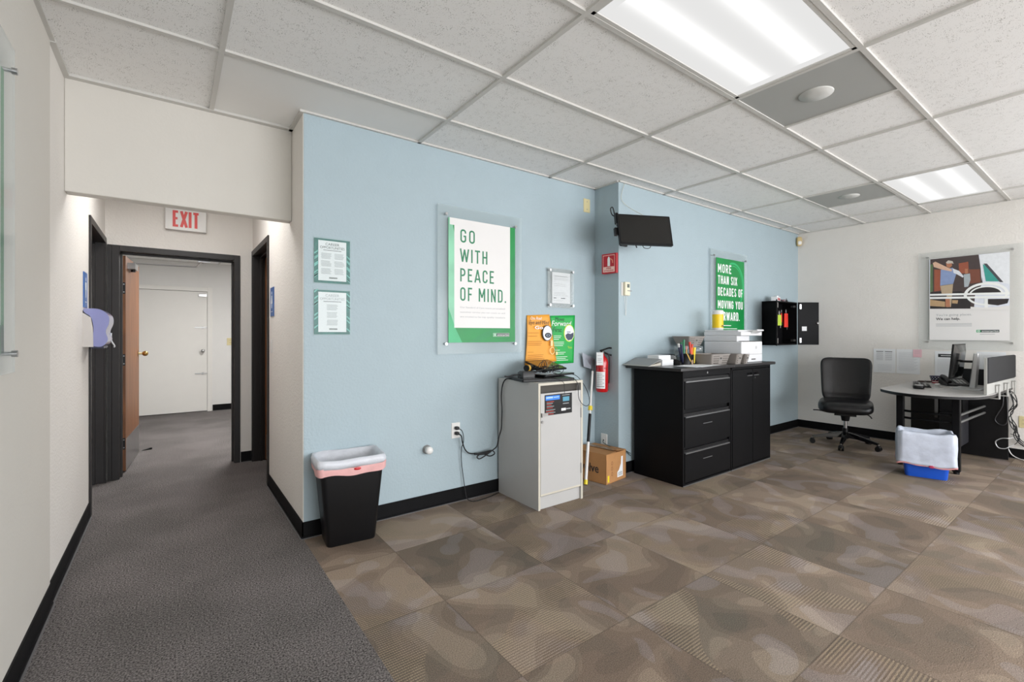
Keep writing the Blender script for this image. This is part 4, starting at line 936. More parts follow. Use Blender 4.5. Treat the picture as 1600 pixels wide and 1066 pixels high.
m = MB(); m.box(-.02, .02, R-.002, .062, .05, .36, M_GREY); m.box(-.02, .02, .01, .062, .345, .352, M_GREY); m.build('wall_bracket', t)
t = thing('fire_extinguisher_sign', 'red and white extinguisher sign jutting from the wall corner', 'sign', (XB, 2.83, 1.80), RZ_R)
m = MB(); a = [(-.080, 0), (-.076, -.045), (.073, -.020), (.074, 0)]
m.add([(x, y, z) for z in (0, .178) for x, y in a], [(0, 3, 2, 1), (4, 5, 6, 7), (0, 1, 5, 4), (1, 2, 6, 5), (2, 3, 7, 6), (3, 0, 4, 7)], mat('sign_red', '#b91d2a', .35)); m.build('housing', t)
Ts = Matrix.Translation((-.0015, -.0335, 0)) @ Matrix.Rotation(math.atan2(.025, .149), 4, 'Z'); m = MB()
m2 = MB(); m2.rect(-.062, .060, .012, .165, -.001, mat('sign_pink', '#f2c9bd', .4)); m2.rect(-.058, .056, .060, .160, -.0013, mat('sign_red', '#b91d2a')); m2.poly([(-.014, .065), (.012, .065), (.012, .13), (.004, .15), (-.006, .15), (-.014, .13)], -.0016, M_WHITEINK); m2.poly([(.012, .14), (.04, .12), (.045, .09), (.035, .09), (.03, .115), (.008, .13)], -.0016, mat('sign_orange', '#e08a70', .4)); m2.text('FIRE', 0, .040, .05, .014, -.0016, mat('sign_red', '#b91d2a'), .02, 'c'); m2.text('EXTINGUISHER', 0, .020, .10, .012, -.0016, mat('sign_red', '#b91d2a'), .01, 'c')
m2.v = [tuple(Ts @ Vector(p)) for p in m2.v]; m2.build('sign_face', t)
# thermostat
t = thing('thermostat', 'cream thermostat with a display on the projecting blue wall', 'thermostat', (3.29, YB, 1.66), 0)
m = MB(); m.box(-.055, .055, -.006, 0, -.062, .058, M_WHITE); m.build('back_plate', t, .002); m = MB(); m.box(-.034, .034, -.032, -.006, -.060, .060, mat('ivory_plastic', '#e6dfc6', .4)); m.build('housing', t, .004)
m = MB(); m.box(-.008, .022, -.0335, -.032, .010, .042, mat('lcd_grey', '#55605a', .3)); m.build('display', t); m = MB(); m.box(-.004, .052, -.0345, -.030, -.022, -.014, M_GREY); m.build('switch', t)
m = MB(); m.tube([(-.018, -.01, -.062), (-.012, -.012, -.15), (-.004, -.012, -.24), (.004, -.012, -.15), (.012, -.01, -.062)], .0016, M_WHITE); m.build('pull_chain', t)
# motion sensor
t = thing('motion_sensor', 'small beige motion sensor in the ceiling corner', 'sensor', (6.80, 2.715, 2.44), math.radians(-45))
m = MB(); m.se((0, 0, .06), (.032, .022, .062), .5, .45, mat('sensor_beige', '#c9b27e', .5)); m.build('housing', t); m = MB(); m.se((0, -.013, .040), (.024, .014, .026), .6, .6, M_WHITE); m.build('lens', t); m = MB(); m.box(-.02, .02, .005, .045, .03, .09, M_DARKIN); m.build('bracket', t)
# wall-hung screen
t = thing('monitor', 'wall-mounted black flat screen tilted down above the thermostat', 'monitor', (3.198, 2.457, 2.127)); yaw = 65.0
nrm = Vector((-math.cos(math.radians(yaw)), -math.sin(math.radians(yaw)), 0))
t.rotation_euler = (math.radians(-13.2), 0, math.atan2(nrm.x, -nrm.y)*-1 if False else math.radians(yaw-90))
w2, h2 = .24, .135
m = MB(); Tm = Matrix.Rotation(PI/2, 4, 'X')
m.loft([rr(0, 0, 2*w2, 2*h2, .006, .0), rr(0, 0, 2*w2, 2*h2, .006, -.022), rr(0, 0, 2*w2-.06, 2*h2-.05, .01, -.042)], M_BLACK, smooth=False, T=Tm); m.build('housing', t)
m = MB(); m.box(-w2+.012, w2-.012, -.0012, 0, -h2+.018, h2-.012, mat('dark_screen', '#1c1b19', .22)); m.build('screen', t)
m = MB(); m.box(-.05, .05, .042, .055, -.05, .05, M_BLACK); m.tube([(-.0, .05, .0), (-.06, .12, .02), (-.10, .20, .03)], .016, M_BLACK, sub=3); m.build('mount_arm', t)
m = MB(); m.tube([(-.2, .03, .12), (-.25, .06, .15), (-.27, .05, .20), (-.25, .05, .22), (-.235, .06, .18), (-.22, .07, .10), (-.215, .06, .03), (-.20, .05, -.02)], .005, M_CORD); m.build('looped_cable', t)
m = MB(); m.box(-.262, -.236, .02, .05, -.045, .02, M_BLACK); m.box(-.246, -.225, .01, .05, .06, .15, M_BLACK); m.tube([(-.24, .03, .07), (-.222, .035, .04), (-.245, .03, .02)], .006, M_WHITE); m.build('cable_connector', t)
m = MB(); m.tube([(-.09, .02, -.13), (-.085, .02, -.155)], .005, M_CORD); m.build('antenna_stub', t)
m = MB(); m.tube([(-.03, .02, -.13), (-.02, .02, -.152), (.01, .02, -.158), (.035, .02, -.150), (.045, .02, -.13)], .003, M_CORD); m.build('power_lead', t)
t = thing('wall_bracket', 'black screen bracket plate on the projecting wall corner', 'bracket', (3.26, YB, 2.13)); m = MB(); m.box(-.04, .04, -.02, 0, -.09, .09, M_BLACK); m.build('plate', t)
t = thing('hanging_wire', 'thin pale wire hanging from the ceiling to the flat screen', 'wire', (3.25, 2.735, 2.6)); m = MB(); m.tube(rel([(3.271, 2.735, 2.607), (3.232, 2.735, 2.519), (3.228, 2.735, 2.451), (3.297, 2.72, 2.395), (3.37, 2.60, 2.30)], (3.25, 2.735, 2.6)), .002, mat('wire_beige', '#c7c4b0', .6)); m.build('wire', t)
t = thing('data_cable', 'thin dark green cable running from the jack behind the black cabinet', 'cable', (3.19, 2.9, .28)); m = MB(); m.tube(rel([(3.193, 2.918, .28), (3.15, 2.88, .27), (3.14, 2.77, .25), (3.18, 2.715, .235), (3.27, 2.725, .21), (3.35, 2.735, .17)], (3.19, 2.9, .28)), .003, mat('cable_teal', '#33494a', .5)); m.tube(rel([(3.26, 2.728, .225), (3.30, 2.733, .19), (3.35, 2.735, .15)], (3.19, 2.9, .28)), .003, mat('cable_teal', '#33494a')); m.build('cable', t)

# ------------------------------------------------------------------ black waste bin with liner
def bin_loops(prof, r=.03): return [rr(0, 0, w_, d, r, z) for w_, d, z in prof]
def wob(loops, amp, seed, fz=1.0):
    rn = random.Random(seed); ph = [rn.uniform(0, 6.28) for _ in range(6)]; out = []
    for li, l in enumerate(loops):
        n = len(l); o_ = []
        for i, (x, y, z) in enumerate(l):
            a = 2*PI*i/n; k = 1+amp*(math.sin(5*a+ph[0]+li*.7)+.6*math.sin(11*a+ph[1]-li)+.4*math.sin(17*a+ph[2]))
            o_.append((x*k, y*k, z+fz*amp*.35*math.sin(4*a+ph[3])+fz*amp*.2*math.sin(9*a+ph[4])))
        out.append(o_)
    return out
def rr_dense(w_, d, r, z): # evenly dense loop for folds
    base = rr(0, 0, w_, d, r, z, 6); P = []
    n = len(base)
    for i in range(n):
        a = Vector(base[i]); b = Vector(base[(i+1) % n]); k = max(1, int((b-a).length/.02))
        for j in range(k): P.append(tuple(a+(b-a)*j/k))
    return P
def dense(prof, r=.03):
    ref = rr_dense(prof[0][0], prof[0][1], r, 0); w0, d0 = prof[0][0], prof[0][1]
    return [[(x*w_/w0, y*d/d0, z) for x, y, _ in ref] for w_, d, z in prof]
t = thing('waste_bin', 'black plastic waste bin with a white and pink liner by the blue wall', 'waste bin', (.880, 2.893, 0), math.radians(-5))
m = MB(); m.loft(bin_loops([(.28, .19, .0), (.285, .195, .008), (.372, .262, .495), (.372, .262, .50)]), M_BLACK, True, False); m.loft(bin_loops([(.366, .256, .50), (.28, .19, .03)]), M_BLACK, False, False); m.build('body', t)
m = MB(); m.loft(wob(dense([(.27, .18, .10), (.330, .220, .38), (.345, .235, .490), (.368, .256, .516), (.392, .276, .516), (.404, .286, .494), (.400, .282, .468)]), .008, 2), M_LINER, True, False); L_ = m.build('liner', t); L_.modifiers.new('s', 'SOLIDIFY').thickness = .0015
m = MB(); m.loft(wob(dense([(.399, .281, .472), (.396, .279, .440), (.390, .274, .424)]), .007, 5, 2.4), M_PINK, False, False); o_ = m.build('drawstring_hem', L_); tag(o_, 'pink drawstring hem'); m = MB(); m.se((.02, -.1425, .455), (.020, .006, .008), .8, .8, M_RED); tag(m.build('drawstring_loop', L_), 'red drawstring loop')
# ------------------------------------------------------------------ blue recycling bin
M_BLUEP = mat('blue_plastic', '#1d55c4', .35, var=.04)
t = thing('waste_bin', 'blue plastic waste bin under a loose white liner by the desk', 'waste bin', (5.375, 1.125, 0), math.radians(-74))
m = MB(); m.loft(bin_loops([(.275, .18, 0), (.28, .185, .008), (.350, .250, .372), (.350, .250, .378)]), M_BLUEP, True, False); m.build('body', t)
m = MB(); m.loft(wob(dense([(.27, .17, .06), (.315, .215, .30), (.332, .232, .375), (.352, .252, .396), (.376, .276, .394), (.392, .288, .37), (.398, .292, .28), (.394, .288, .20), (.398, .290, .135), (.404, .294, .120)]), .010, 9, 1.8), M_LINERT, True, False); L_ = m.build('liner', t); L_.modifiers.new('s', 'SOLIDIFY').thickness = .0012
m = MB(); m.loft(wob(dense([(.4045, .2945, .124), (.403, .293, .111)]), .010, 9, 1.8), M_HEM, False, False); tag(m.build('drawstring_hem', L_), 'pink drawstring hem'); m = MB(); m.se((.03, -.150, .114), (.018, .006, .012), .8, .8, mat('dark_pink', '#b03a5c', .4)); tag(m.build('drawstring_loop', L_), 'dark pink drawstring loop')

# ------------------------------------------------------------------ black storage cabinets
YF = 2.21
t = thing('file_cabinet', 'black metal file cabinet with three wide drawers', 'cabinet', (3.735, 2.46, 0)); x0, x1, yf, yb = 3.362-3.735, 4.103-3.735, YF-2.46, 2.705-2.46
m = MB(); m.box(x0, x0+.02, yf, yb, 0, .948, M_BLACKMETAL); m.box(x1-.02, x1, yf, yb, 0, .948, M_BLACKMETAL); m.box(x0+.02, x1-.02, yf+.02, yb, 0, .948, M_BLACKMETAL); m.box(x0+.02, x1-.02, yf, yf+.02, 0, .020, M_BLACKMETAL); m.box(x0+.02, x1-.02, yf, yf+.02, .895, .948, M_BLACKMETAL); m.build('body', t, .002)
M_EDGE = mat('worn_metal_edge', '#8a8b8c', .3, .7)
for z0_, z1_ in ((.632, .888), (.322, .598), (.030, .300)):
    m = MB(); m.box(x0+.024, x1-.024, yf-.004, yf+.018, z0_, z1_-.028, M_BLACKMETAL); dr = m.build('drawer', t, .002)
    m = MB(); m.box(x0+.024, x1-.024, yf+.004, yf+.018, z1_-.028, z1_, M_BLACK); m.box(x0+.03, x1-.03, yf-.010, yf+.004, z1_-.034, z1_-.025, M_EDGE); tag(m.build('drawer_pull', dr), 'worn bright edge pull')
    if z0_ < .5: MB().box(-.085, .055, yf-.006, yf-.004, z1_-.110, z1_-.104, M_EDGE).build('label_holder', dr)
MB().box(x0, x1, yf-.0035, yf, .000, .008, M_EDGE).build('bottom_rail', t)
m = MB(); m.cyl((-.02, yf, .922), (-.02, yf-.006, .922), .009, mt=M_CHROME); m.build('lock', t)
M_TOPL = mat('charcoal_laminate', '#2b2a2b', .3, var=.06, vscale=20)
m = MB(); m.box(3.285-3.735, 4.104-3.735, yf-.035, yb+.03, .950, .976, M_TOPL); m.build('top', t, .004)
t = thing('storage_cabinet', 'black metal two-door cabinet under the printer', 'cabinet', (4.49, 2.46, 0)); x0, x1 = 4.112-4.49, 4.868-4.49
m = MB(); m.box(x0, x1, yf+.02, yb, 0, .948, M_BLACKMETAL); m.box(x0, x0+.02, yf, yf+.02, 0, .948, M_BLACKMETAL); m.box(x1-.012, x1, yf, yf+.02, 0, .948, M_BLACKMETAL); m.box(x0, x1, yf, yf+.02, .925, .948, M_BLACKMETAL); m.box(x0, x1, yf, yf+.02, 0, .022, M_BLACKMETAL); m.build('body', t, .002)
for a, b, s_ in ((x0+.022, .010, 1), (.018, x1-.014, -1)):
    m = MB(); m.box(a, b, yf-.004, yf+.016, .028, .920, M_BLACKMETAL); dr = m.build('door', t, .002)
    hx = (b-.105, b-.012) if s_ > 0 else (a+.012, a+.105)
    m = MB(); m.box(hx[0], hx[1], yf-.005, yf-.003, .862, .886, M_BLACKG); m.box(hx[0], hx[1], yf-.010, yf-.003, .855, .862, M_EDGE); tag(m.build('door_pull', dr), 'recessed pull with bright lip')
    if s_ < 0: m = MB(); m.cyl((a+.03, yf-.004, .835), (a+.03, yf-.010, .835), .008, mt=M_CHROME); m.build('lock', dr)
m = MB(); m.box(x0, x1, yf-.0035, yf, 0, .009, M_EDGE); m.build('bottom_rail', t)
m = MB(); m.box(4.106-4.49, 4.905-4.49, yf-.035, yb+.03, .950, .976, M_TOPL); m.build('top', t, .004)
ZT = .9765
# printer
t = thing('printer', 'white office printer with a raised scanner and touch panel', 'printer', (4.595, 2.45, ZT)); w2 = .205
m = MB(); m.box(-w2, w2, -.195, .195, 0, .205, M_PRINTER); m.build('body', t, .010)
m = MB(); m.box(-w2, -w2+.24, -.150, .195, .205, .262, M_PRINTER); m.box(-w2+.02, w2-.02, -.02, .195, .205, .262, M_PRINTER); m.build('output_housing', t, .006)
m = MB(); m.box(-w2+.03, w2-.01, -.19, -.02, .203, .209, M_DARKIN); m.build('output_tray', t)
m = MB(); m.box(-w2, w2, -.190, .195, .262, .300, M_PRINTER); sc = m.build('scanner', t, .006); m = MB(); m.box(-w2+.004, w2-.004, -.16, .19, .300, .318, M_PRINTER); m.build('scanner_lid', sc, .005)
Tp = Matrix.Translation((.03, -.185, .285)) @ Matrix.Rotation(math.radians(-25), 4, 'X')
m = MB(); m.box(-.050, .080, -.075, .02, -.006, .008, M_PRINTER, Tp); pn = m.build('control_panel', t, .003); m = MB(); m.box(-.044, .066, -.070, .010, .008, .0095, mat('panel_screen', '#3e4238', .15), Tp); m.build('touch_screen', pn)
m = MB(); m.box(-w2+.004, w2-.004, -.1965, -.195, .078, .081, M_GREY); m.box(-.02, .06, -.1975, -.195, .026, .036, M_DARKIN); m.ring(.075, .145, .012, .014, .004, -.1955, M_GREY, 20); m.text('hp', .068, .140, .014, .010, -.1957, M_GREY); m.rect(-.10, -.05, .083+.008, .083+.010, -.1956, M_GREY); m.build('paper_drawer', t)
t = thing('wipes_canister', 'yellow and white wipes canister standing on the printer', 'canister', (4.450, 2.53, ZT+.3185)); m = MB(); m.lathe([(.045, 0), (.052, .004), (.052, .17), (.049, .175)], M_WHITE); m.build('tub', t); m = MB(); m.lathe([(.0525, .022), (.0525, .158)], mat('label_yellow', '#f2cc12', .4), cap0=False, cap1=False); lb = m.build('label', t); tag(lb, 'yellow label')
m = MB(); m.lathe([(.0535, .172), (.0535, .192), (.046, .20), (.02, .202)], M_WHITE); m.build('lid', t)
m = MB(); [m.box(-.018, .012, -.0545, -.050, .030+.012*k, .037+.012*k, M_INK) for k in range(2)]; m.build('printed_text', lb)
# baskets
def basket(name, lab, loc, rz, w_, d, h, grp, holes=(9, 3), slope=.82):
    t = thing(name, lab, 'basket', loc, rz, grp)
    P = [(w_*slope, d*slope, 0), (w_*slope, d*slope, .002), (w_, d, h-.006), (w_+.010, d+.010, h-.006), (w_+.010, d+.010, h)]
    m = MB(); m.loft([rr(0, 0, a, b, .015, z) for a, b, z in P], mat('taupe_plastic', '#8f8984', .5), True, False, smooth=False); m.loft([rr(0, 0, w_-.004, d-.004, .014, h), rr(0, 0, w_*slope-.004, d*slope-.004, .014, .004)], mat('taupe_plastic', '#8f8984'), False, True, smooth=False); m.build('body', t)
    m = MB(); nx, nz = holes
    for i in range(nx):
        for j in range(nz):
            if abs(i-(nx-1)/2) < 1.6: continue
            s_ = (j+.7)/(nz+.6); yy = -(d*slope+(d-d*slope)*s_)/2-.0012; ww = w_*(slope+(1-slope)*s_)*.88
            cx_ = (i+.5)/nx*ww-ww/2; cz_ = h*s_; r = h*.075; m.add([(cx_-r, yy, cz_), (cx_, yy, cz_-r*1.2), (cx_+r, yy, cz_), (cx_, yy, cz_+r*1.2)], [(0, 1, 2, 3)], M_DARKIN)
    m.ring(0, h*.62, .022, .016, .005, -(d*(slope+(1-slope)*.62))/2-.002, M_GREY, 20); m.disc(0, h*.62, .016, .011, -(d*(slope+(1-slope)*.62))/2-.0016, M_DARKIN, 16)
    m.build('perforations', t); return t
gb = 'taupe perforated baskets on the black cabinets'
basket('storage_basket', 'long taupe basket in front, beside the pen cup', (4.025, 2.35, ZT), math.radians(-2), .29, .20, .095, gb, (13, 4))
basket('storage_basket', 'narrow taupe basket between the long basket and the last one', (4.245, 2.30, ZT), 0, .105, .22, .092, gb, (5, 4))
basket('storage_basket', 'narrow taupe basket right against the printer', (4.342, 2.27, ZT), 0, .062, .20, .090, gb, (5, 4))
t = thing('drawer_organizer', 'clear stacked drawer organizer under the upper basket', 'organizer', (4.05, 2.60, ZT))
m = MB(); 
for z in (0, .052, .104, .156): m.box(-.115, .115, -.08, .08, z, z+.004, M_ACRYC)
m.box(-.115, -.111, -.08, .08, 0, .16, M_ACRYC); m.box(.111, .115, -.08, .08, 0, .16, M_ACRYC); m.box(-.115, .115, .076, .08, 0, .16, M_ACRYC); m.build('frame', t)
for z in (.006, .058, .110):
    for a, b in ((-.108, -.003), (.003, .108)):
        m = MB(); m.box(a, b, -.084, -.080, z, z+.042, M_ACRYC); m.box(a+.01, b-.01, -.06, .06, z, z+.02, mat('sorted_supplies', '#8f9fb5', .6, var=.4, vscale=40)); m.box(a+.04, b-.04, -.09, -.084, z+.02, z+.03, M_WHITE); m.build('drawer', t)
basket('storage_basket', 'upper taupe basket standing on the clear drawer organizer', (4.05, 2.60, ZT+.161), 0, .27, .19, .095, gb, (9, 4), .72)
for k, (x, y, z, s_, c) in enumerate(((3.99, 2.57, .245, 'yellow', M_YELLOW), (4.02, 2.60, .24, 'white', M_PAPER), (4.09, 2.60, .245, 'white', M_PAPER))):
    t = thing('supply_packet', ('small yellow packet showing in the upper basket', 'white packet in the middle of the upper basket', 'white packet at the right of the upper basket')[k], 'packet', (x, y, ZT+.170), .3*k); m = MB(); m.box(-.03, .03, -.01, .01, 0, .085, c); m.build('packet', t, .003)
# pen cup, pens, scissors, tape
t = thing('pen_cup', 'black mesh pen cup on the black file cabinet', 'cup', (3.75, 2.44, ZT)); m = MB(); m.lathe([(.045, 0), (.048, .1), (.046, .1), (.043, .004)], M_BLACK); m.build('cup', t)
t = thing('pen_cup', 'second black pen holder, right of the first', 'cup', (3.832, 2.46, ZT)); m = MB(); m.loft([rr(0, 0, .08, .08, .008, 0), rr(0, 0, .08, .08, .008, .09), rr(0, 0, .074, .074, .008, .09), rr(0, 0, .074, .074, .008, .006)], M_BLACK, smooth=False); m.build('holder', t)
def pen(name, lab, base, top, r, mt, mt2):
    base = Vector(base); top = Vector(top)-base; t = thing(name, lab, 'pen', tuple(base), 0, 'pens in the cups on the file cabinet'); m = MB(); m.cyl((0, 0, 0), tuple(top*.82), r, mt=mt, seg=10); m.build('barrel', t); m = MB(); m.cyl(tuple(top*.82), tuple(top), r*1.1, mt=mt2, seg=10); m.build('cap', t)
gr = mat('pen_green', '#1b7b52', .4); rd = mat('pen_red', '#c63a22', .4); bl = mat('pen_navy', '#1f2145', .4)
pen('marker', 'tall green marker leaning out of the pen cup', (3.735, 2.45, ZT+.01), (3.755, 2.46, ZT+.225), .009, gr, gr)
pen('marker', 'second green marker behind the first', (3.745, 2.47, ZT+.01), (3.775, 2.50, ZT+.20), .008, gr, gr)
pen('marker', 'navy marker at the left of the pen cup', (3.715, 2.44, ZT+.01), (3.665, 2.43, ZT+.185), .010, bl, bl)
pen('marker', 'white-capped navy marker at the left of the pen cup', (3.72, 2.455, ZT+.01), (3.685, 2.47, ZT+.19), .009, bl, M_WHITE)
pen('marker', 'red marker between the two pen holders', (3.83, 2.43, ZT+.01), (3.815, 2.44, ZT+.205), .010, rd, rd)
pen('marker', 'orange highlighter in the right pen holder', (3.845, 2.44, ZT+.01), (3.835, 2.43, ZT+.185), .011, mat('orange_plastic', '#e2732a', .4), rd)
pen('highlighter', 'yellow highlighter in the right pen holder', (3.86, 2.43, ZT+.01), (3.868, 2.425, ZT+.155), .013, M_YELLOW, M_YELLOW)
pen('pencil', 'yellow pencil leaning in the pen cup', (3.745, 2.43, ZT+.01), (3.705, 2.40, ZT+.17), .005, mat('pencil_yellow', '#d9b05a', .5), mat('eraser_pink', '#d98a80', .6))
t = thing('scissors', 'orange-handled scissors lying before the pen cup', 'scissors', (3.655, 2.36, ZT+.012), math.radians(20)); m = MB()
m.tube([(0, 0, .09), (.03, -.01, .05), (.05, -.02, .02)], .005, mat('pencil_yellow', '#d9b05a'), sub=2); m.build('blade', t); m = MB(); [m.tube([(cx_+.018*math.cos(a), -.03, .015+.018*math.sin(a)) for a in [2*PI*i/8 for i in range(9)]], .004, mat('horn_plastic', '#b89a7c', .4), sub=2) for cx_ in (.055,)]; m.build('handle', t)
t = thing('desk_phone', 'dark low desk device behind the paper stack', 'device', (3.735, 2.655, ZT), math.radians(5)); m = MB(); m.se((0, 0, .045), (.10, .06, .045), .6, .5, mat('slate_plastic', '#353c48', .35)); m.build('body', t); m = MB(); m.se((.05, -.04, .07), (.04, .03, .02), .6, .6, M_BLACK); m.build('cradle', t)
t = thing('tape_dispenser', 'black tape dispenser beside the paper stack', 'dispenser', (3.675, 2.50, ZT), .2+PI/2); m = MB(); m.loft([rr(0, 0, .13, .05, .01, 0), rr(0, 0, .13, .05, .01, .025), rr(.02, 0, .06, .04, .01, .05)], M_BLACK); m.build('base', t); m = MB(); m.cyl((.02, -.012, .055), (.02, .012, .055), .03, mt=M_GREY); m.build('tape_roll', t)
def stack(lab, x, y, z, w_, d, h, rz, n=8):
    t = thing('paper_stack', lab, 'paper', (x, y, z), rz, 'paper stacks on the file cabinet'); m = MB(); rn = random.Random(int(x*1000))
    for k in range(n): a, b = rn.uniform(-.002, .002), rn.uniform(-.002, .002); m.box(-w_/2+a, w_/2+a, -d/2+b, d/2+b, h*k/n, h*(k+1)/n-.0004, M_PAPER)
    m.build('sheets', t)
stack('lower white paper stack at the file cabinet corner', 3.535, 2.535, ZT, .17, .12, .050, math.radians(2)); stack('upper white paper stack, set back on the lower one', 3.52, 2.555, ZT+.0503, .17, .12, .038, math.radians(0))
for k, (x, y, rz, z) in enumerate(((3.68, 2.29, 12, 0), (3.78, 2.31, -6, .0012), (3.60, 2.27, 4, .0024))):
    t = thing('paper_sheet', ('loose white sheet on the cabinet, its corner to the front', 'loose white sheet near the long basket', 'topmost loose white sheet next to the paper stack')[k], 'sheet of paper', (x, y, ZT+z), math.radians(rz), 'loose sheets on the file cabinet'); m = MB(); m.box(-.14, .14, -.1, .1, 0, .001, M_PAPER); m.build('sheet', t)
t = thing('catalog', 'thick grey catalog lying open-edged at the back left corner of the cabinet', 'catalog', (3.335, 2.62, ZT), math.radians(0)); m = MB()
m.loft([[(-.09, -.16+.0, z0_), (.09, -.16, z1_), (.09, -.16, z1_+.006), (-.09, -.16, z0_+.003)] for z0_, z1_ in ((.0, .055),)]+[[(-.09, .12, .0), (.09, .12, .055), (.09, .12, .061), (-.09, .12, .003)]], M_GREY, smooth=False); m.build('cover', t)
m = MB(); m.box(-.088, .09, -.158, .118, .0, .004, M_GREY); m.add([(-.085, -.155, .004), (.088, -.155, .004), (.088, -.155, .028), (-.085, -.155, .006), (-.085, .115, .004), (.088, .115, .004), (.088, .115, .028), (-.085, .115, .006)], [(0, 1, 2, 3), (7, 6, 5, 4), (0, 4, 5, 1), (1, 5, 6, 2), (2, 6, 7, 3), (3, 7, 4, 0)], M_CABEDGE); m.build('pages', t)

# ------------------------------------------------------------------ wall key cabinet
t = thing('key_cabinet', 'open black two-door key cabinet hung in the blue corner', 'cabinet', (6.10, YB-.003, 1.12)); x0, x1, D_ = -.27, .27, .179; Z = .535
m = MB(); m.box(x0, x0+.014, -D_, 0, 0, Z, M_BLACKMETAL); m.box(x1-.014, x1, -D_, 0, 0, Z, M_BLACKMETAL); m.box(x0, x1, -D_, 0, 0, .014, M_BLACKMETAL); m.box(x0, x1, -D_, 0, Z-.014, Z, M_BLACKMETAL); m.box(x0, x1, -.008, 0, 0, Z, M_BLACK); m.build('body', t, .001)
for hx, ang, s_, lab in ((x0, 203.0, 1, None), (x1, -37.0, -1, 'open right door with paper label')):
    T = Matrix.Translation((hx, -D_-.003, 0)) @ Matrix.Rotation(math.radians(ang+(0 if s_ > 0 else 0)), 4, 'Z')
    m = MB(); m.box(0.004, .262, -.012, 0, .0, Z, M_BLACKMETAL, T); dr = m.build('door', t, .001); tag(dr, lab)
    for z in (.055, Z-.055):
        h_ = MB(); yy = 0.0 if s_ > 0 else -.012; e = -1 if s_ < 0 else 1
        h_.box(.018, .040, *sorted((yy, yy+e*.008)), z-.03, z+.03, M_CHROME, T); h_.build('hinge_cup', dr)
        h_ = MB(); h_.box(hx+(.014 if s_ > 0 else -.075), hx+(.030 if s_ > 0 else -.014), -D_+.01, -D_+.045, z-.012, z+.012, M_CHROME) if s_ < 0 else h_.box(hx+.014, hx+.022, -D_+.01, -D_+.05, z-.03, z+.03, M_CHROME); h_.build('hinge_arm', dr)
    if s_ < 0:
        h_ = MB(); h_.box(.05, .11, -.0132, -.012, .175, .230, M_PAPER, T); tag(h_.build('paper_label', dr), 'small white paper label'); h_ = MB(); p_ = T @ Vector((.245, -.012, .27)); h_.se(tuple(p_), (.018, .016, .020), 1, 1, M_CHROME); h_.build('knob', dr)
for k, (x, z, w_, h, c, lab) in enumerate(((-.10, .29, .07, .13, mat('tag_lime', '#b9d43a', .4), 'yellow green key tag hanging at the left of the cabinet'), (.035, .27, .10, .17, mat('tag_red', '#e8301c', .4), 'large red key tag hanging in the key cabinet'), (-.04, .33, .07, .11, mat('tag_red', '#e8301c'), 'smaller red key tag behind the large one'))):
    t = thing('key_tag', lab, 'key tag', (6.10+x, YB-.13-.02*(k == 1), 1.12+z-.05), .3*(k-1), 'key tags in the key cabinet'); m = MB(); m.loft([rr(0, 0, w_, .010, .004, 0), rr(0, 0, w_*.9, .014, .004, h*.3), rr(0, 0, w_*.8, .012, .004, h)], c); m.build('tag', t)
    m = MB(); m.tube([(0, 0, h), (-.01, 0, h+.03), (0, 0, h+.05), (.01, 0, h+.03), (0, 0, h)], .002, M_CHROME, sub=3); m.build('key_ring', t); m = MB(); m.box(-.004, .006, -.004, 0, h-.002, h+.035, M_CHROME); m.box(.008, .016, -.008, -.006, -.03, .01, M_CHROME); m.build('key', t)
t = thing('tape_box', 'red and white box on top of the key cabinet', 'box', (5.955, 2.64, 1.12+Z), .2); m = MB(); m.box(-.075, .075, -.035, .035, 0, .055, M_PAPER); m.build('carton', t, .003); m = MB(); m.box(-.060, .060, -.0362, -.035, .012, .040, M_RED); m.build('printed_band', t); m = MB(); m.cyl((.03, 0, .055), (.03, 0, .068), .03, mt=M_SILVER); m.build('roll', t)
t = thing('spool', 'small grey spool on top of the key cabinet', 'spool', (6.10, 2.62, 1.12+Z), 0); m = MB(); m.lathe([(.035, 0), (.035, .005), (.02, .007), (.02, .018), (.035, .02), (.035, .026)], mat('spool_grey', '#8a6f74', .5)); m.build('reel', t)
t = thing('padlock', 'small dark padlock on top of the key cabinet', 'padlock', (6.20, 2.62, 1.12+Z), 0); m = MB(); m.box(-.016, .016, -.008, .008, 0, .024, M_BLACK); m.build('body', t, .002); m = MB(); m.tube([(-.01, 0, .022), (-.01, 0, .036), (0, 0, .043), (.01, 0, .036), (.01, 0, .022)], .0025, M_BLACK); m.build('shackle', t)

# ------------------------------------------------------------------ office chair
t = thing('office_chair', 'black leather armless office chair on a five-star base', 'chair', (6.10, 1.96, 0), math.radians(197-270))   # local -y is the front
m = MB()
def seatfn(p):
    p = p.copy(); p.z += .018*(p.y/.23)**2*(1 if p.y > 0 else .0)-.020*(max(0, -p.y-.10)/.13)**2; return p
m.se((0, -.02, .452), (.252, .250, .066), .55, .42, M_LEATHER, fn=seatfn, nu=48, nv=18); m.build('seat', t)
def backfn(p):
    p = p.copy(); p.y += .045*(p.x/.24)**2*-1+.0; p.y += .035*((p.z+.02)/.24)**2*0; p.x *= (1+.05*(p.z/.24)); 
    p.y -= .018*math.exp(-((p.z+.10)/.07)**2); return p
Tb = Matrix.Translation((0, .228, .725)) @ Matrix.Rotation(math.radians(-9), 4, 'X')
m = MB(); m.se((0, 0, 0), (.232, .034, .252), .26, .30, M_LEATHER, fn=backfn, nu=64, nv=26, T=Tb); bk = m.build('backrest', t)
m = MB(); 
pts = []
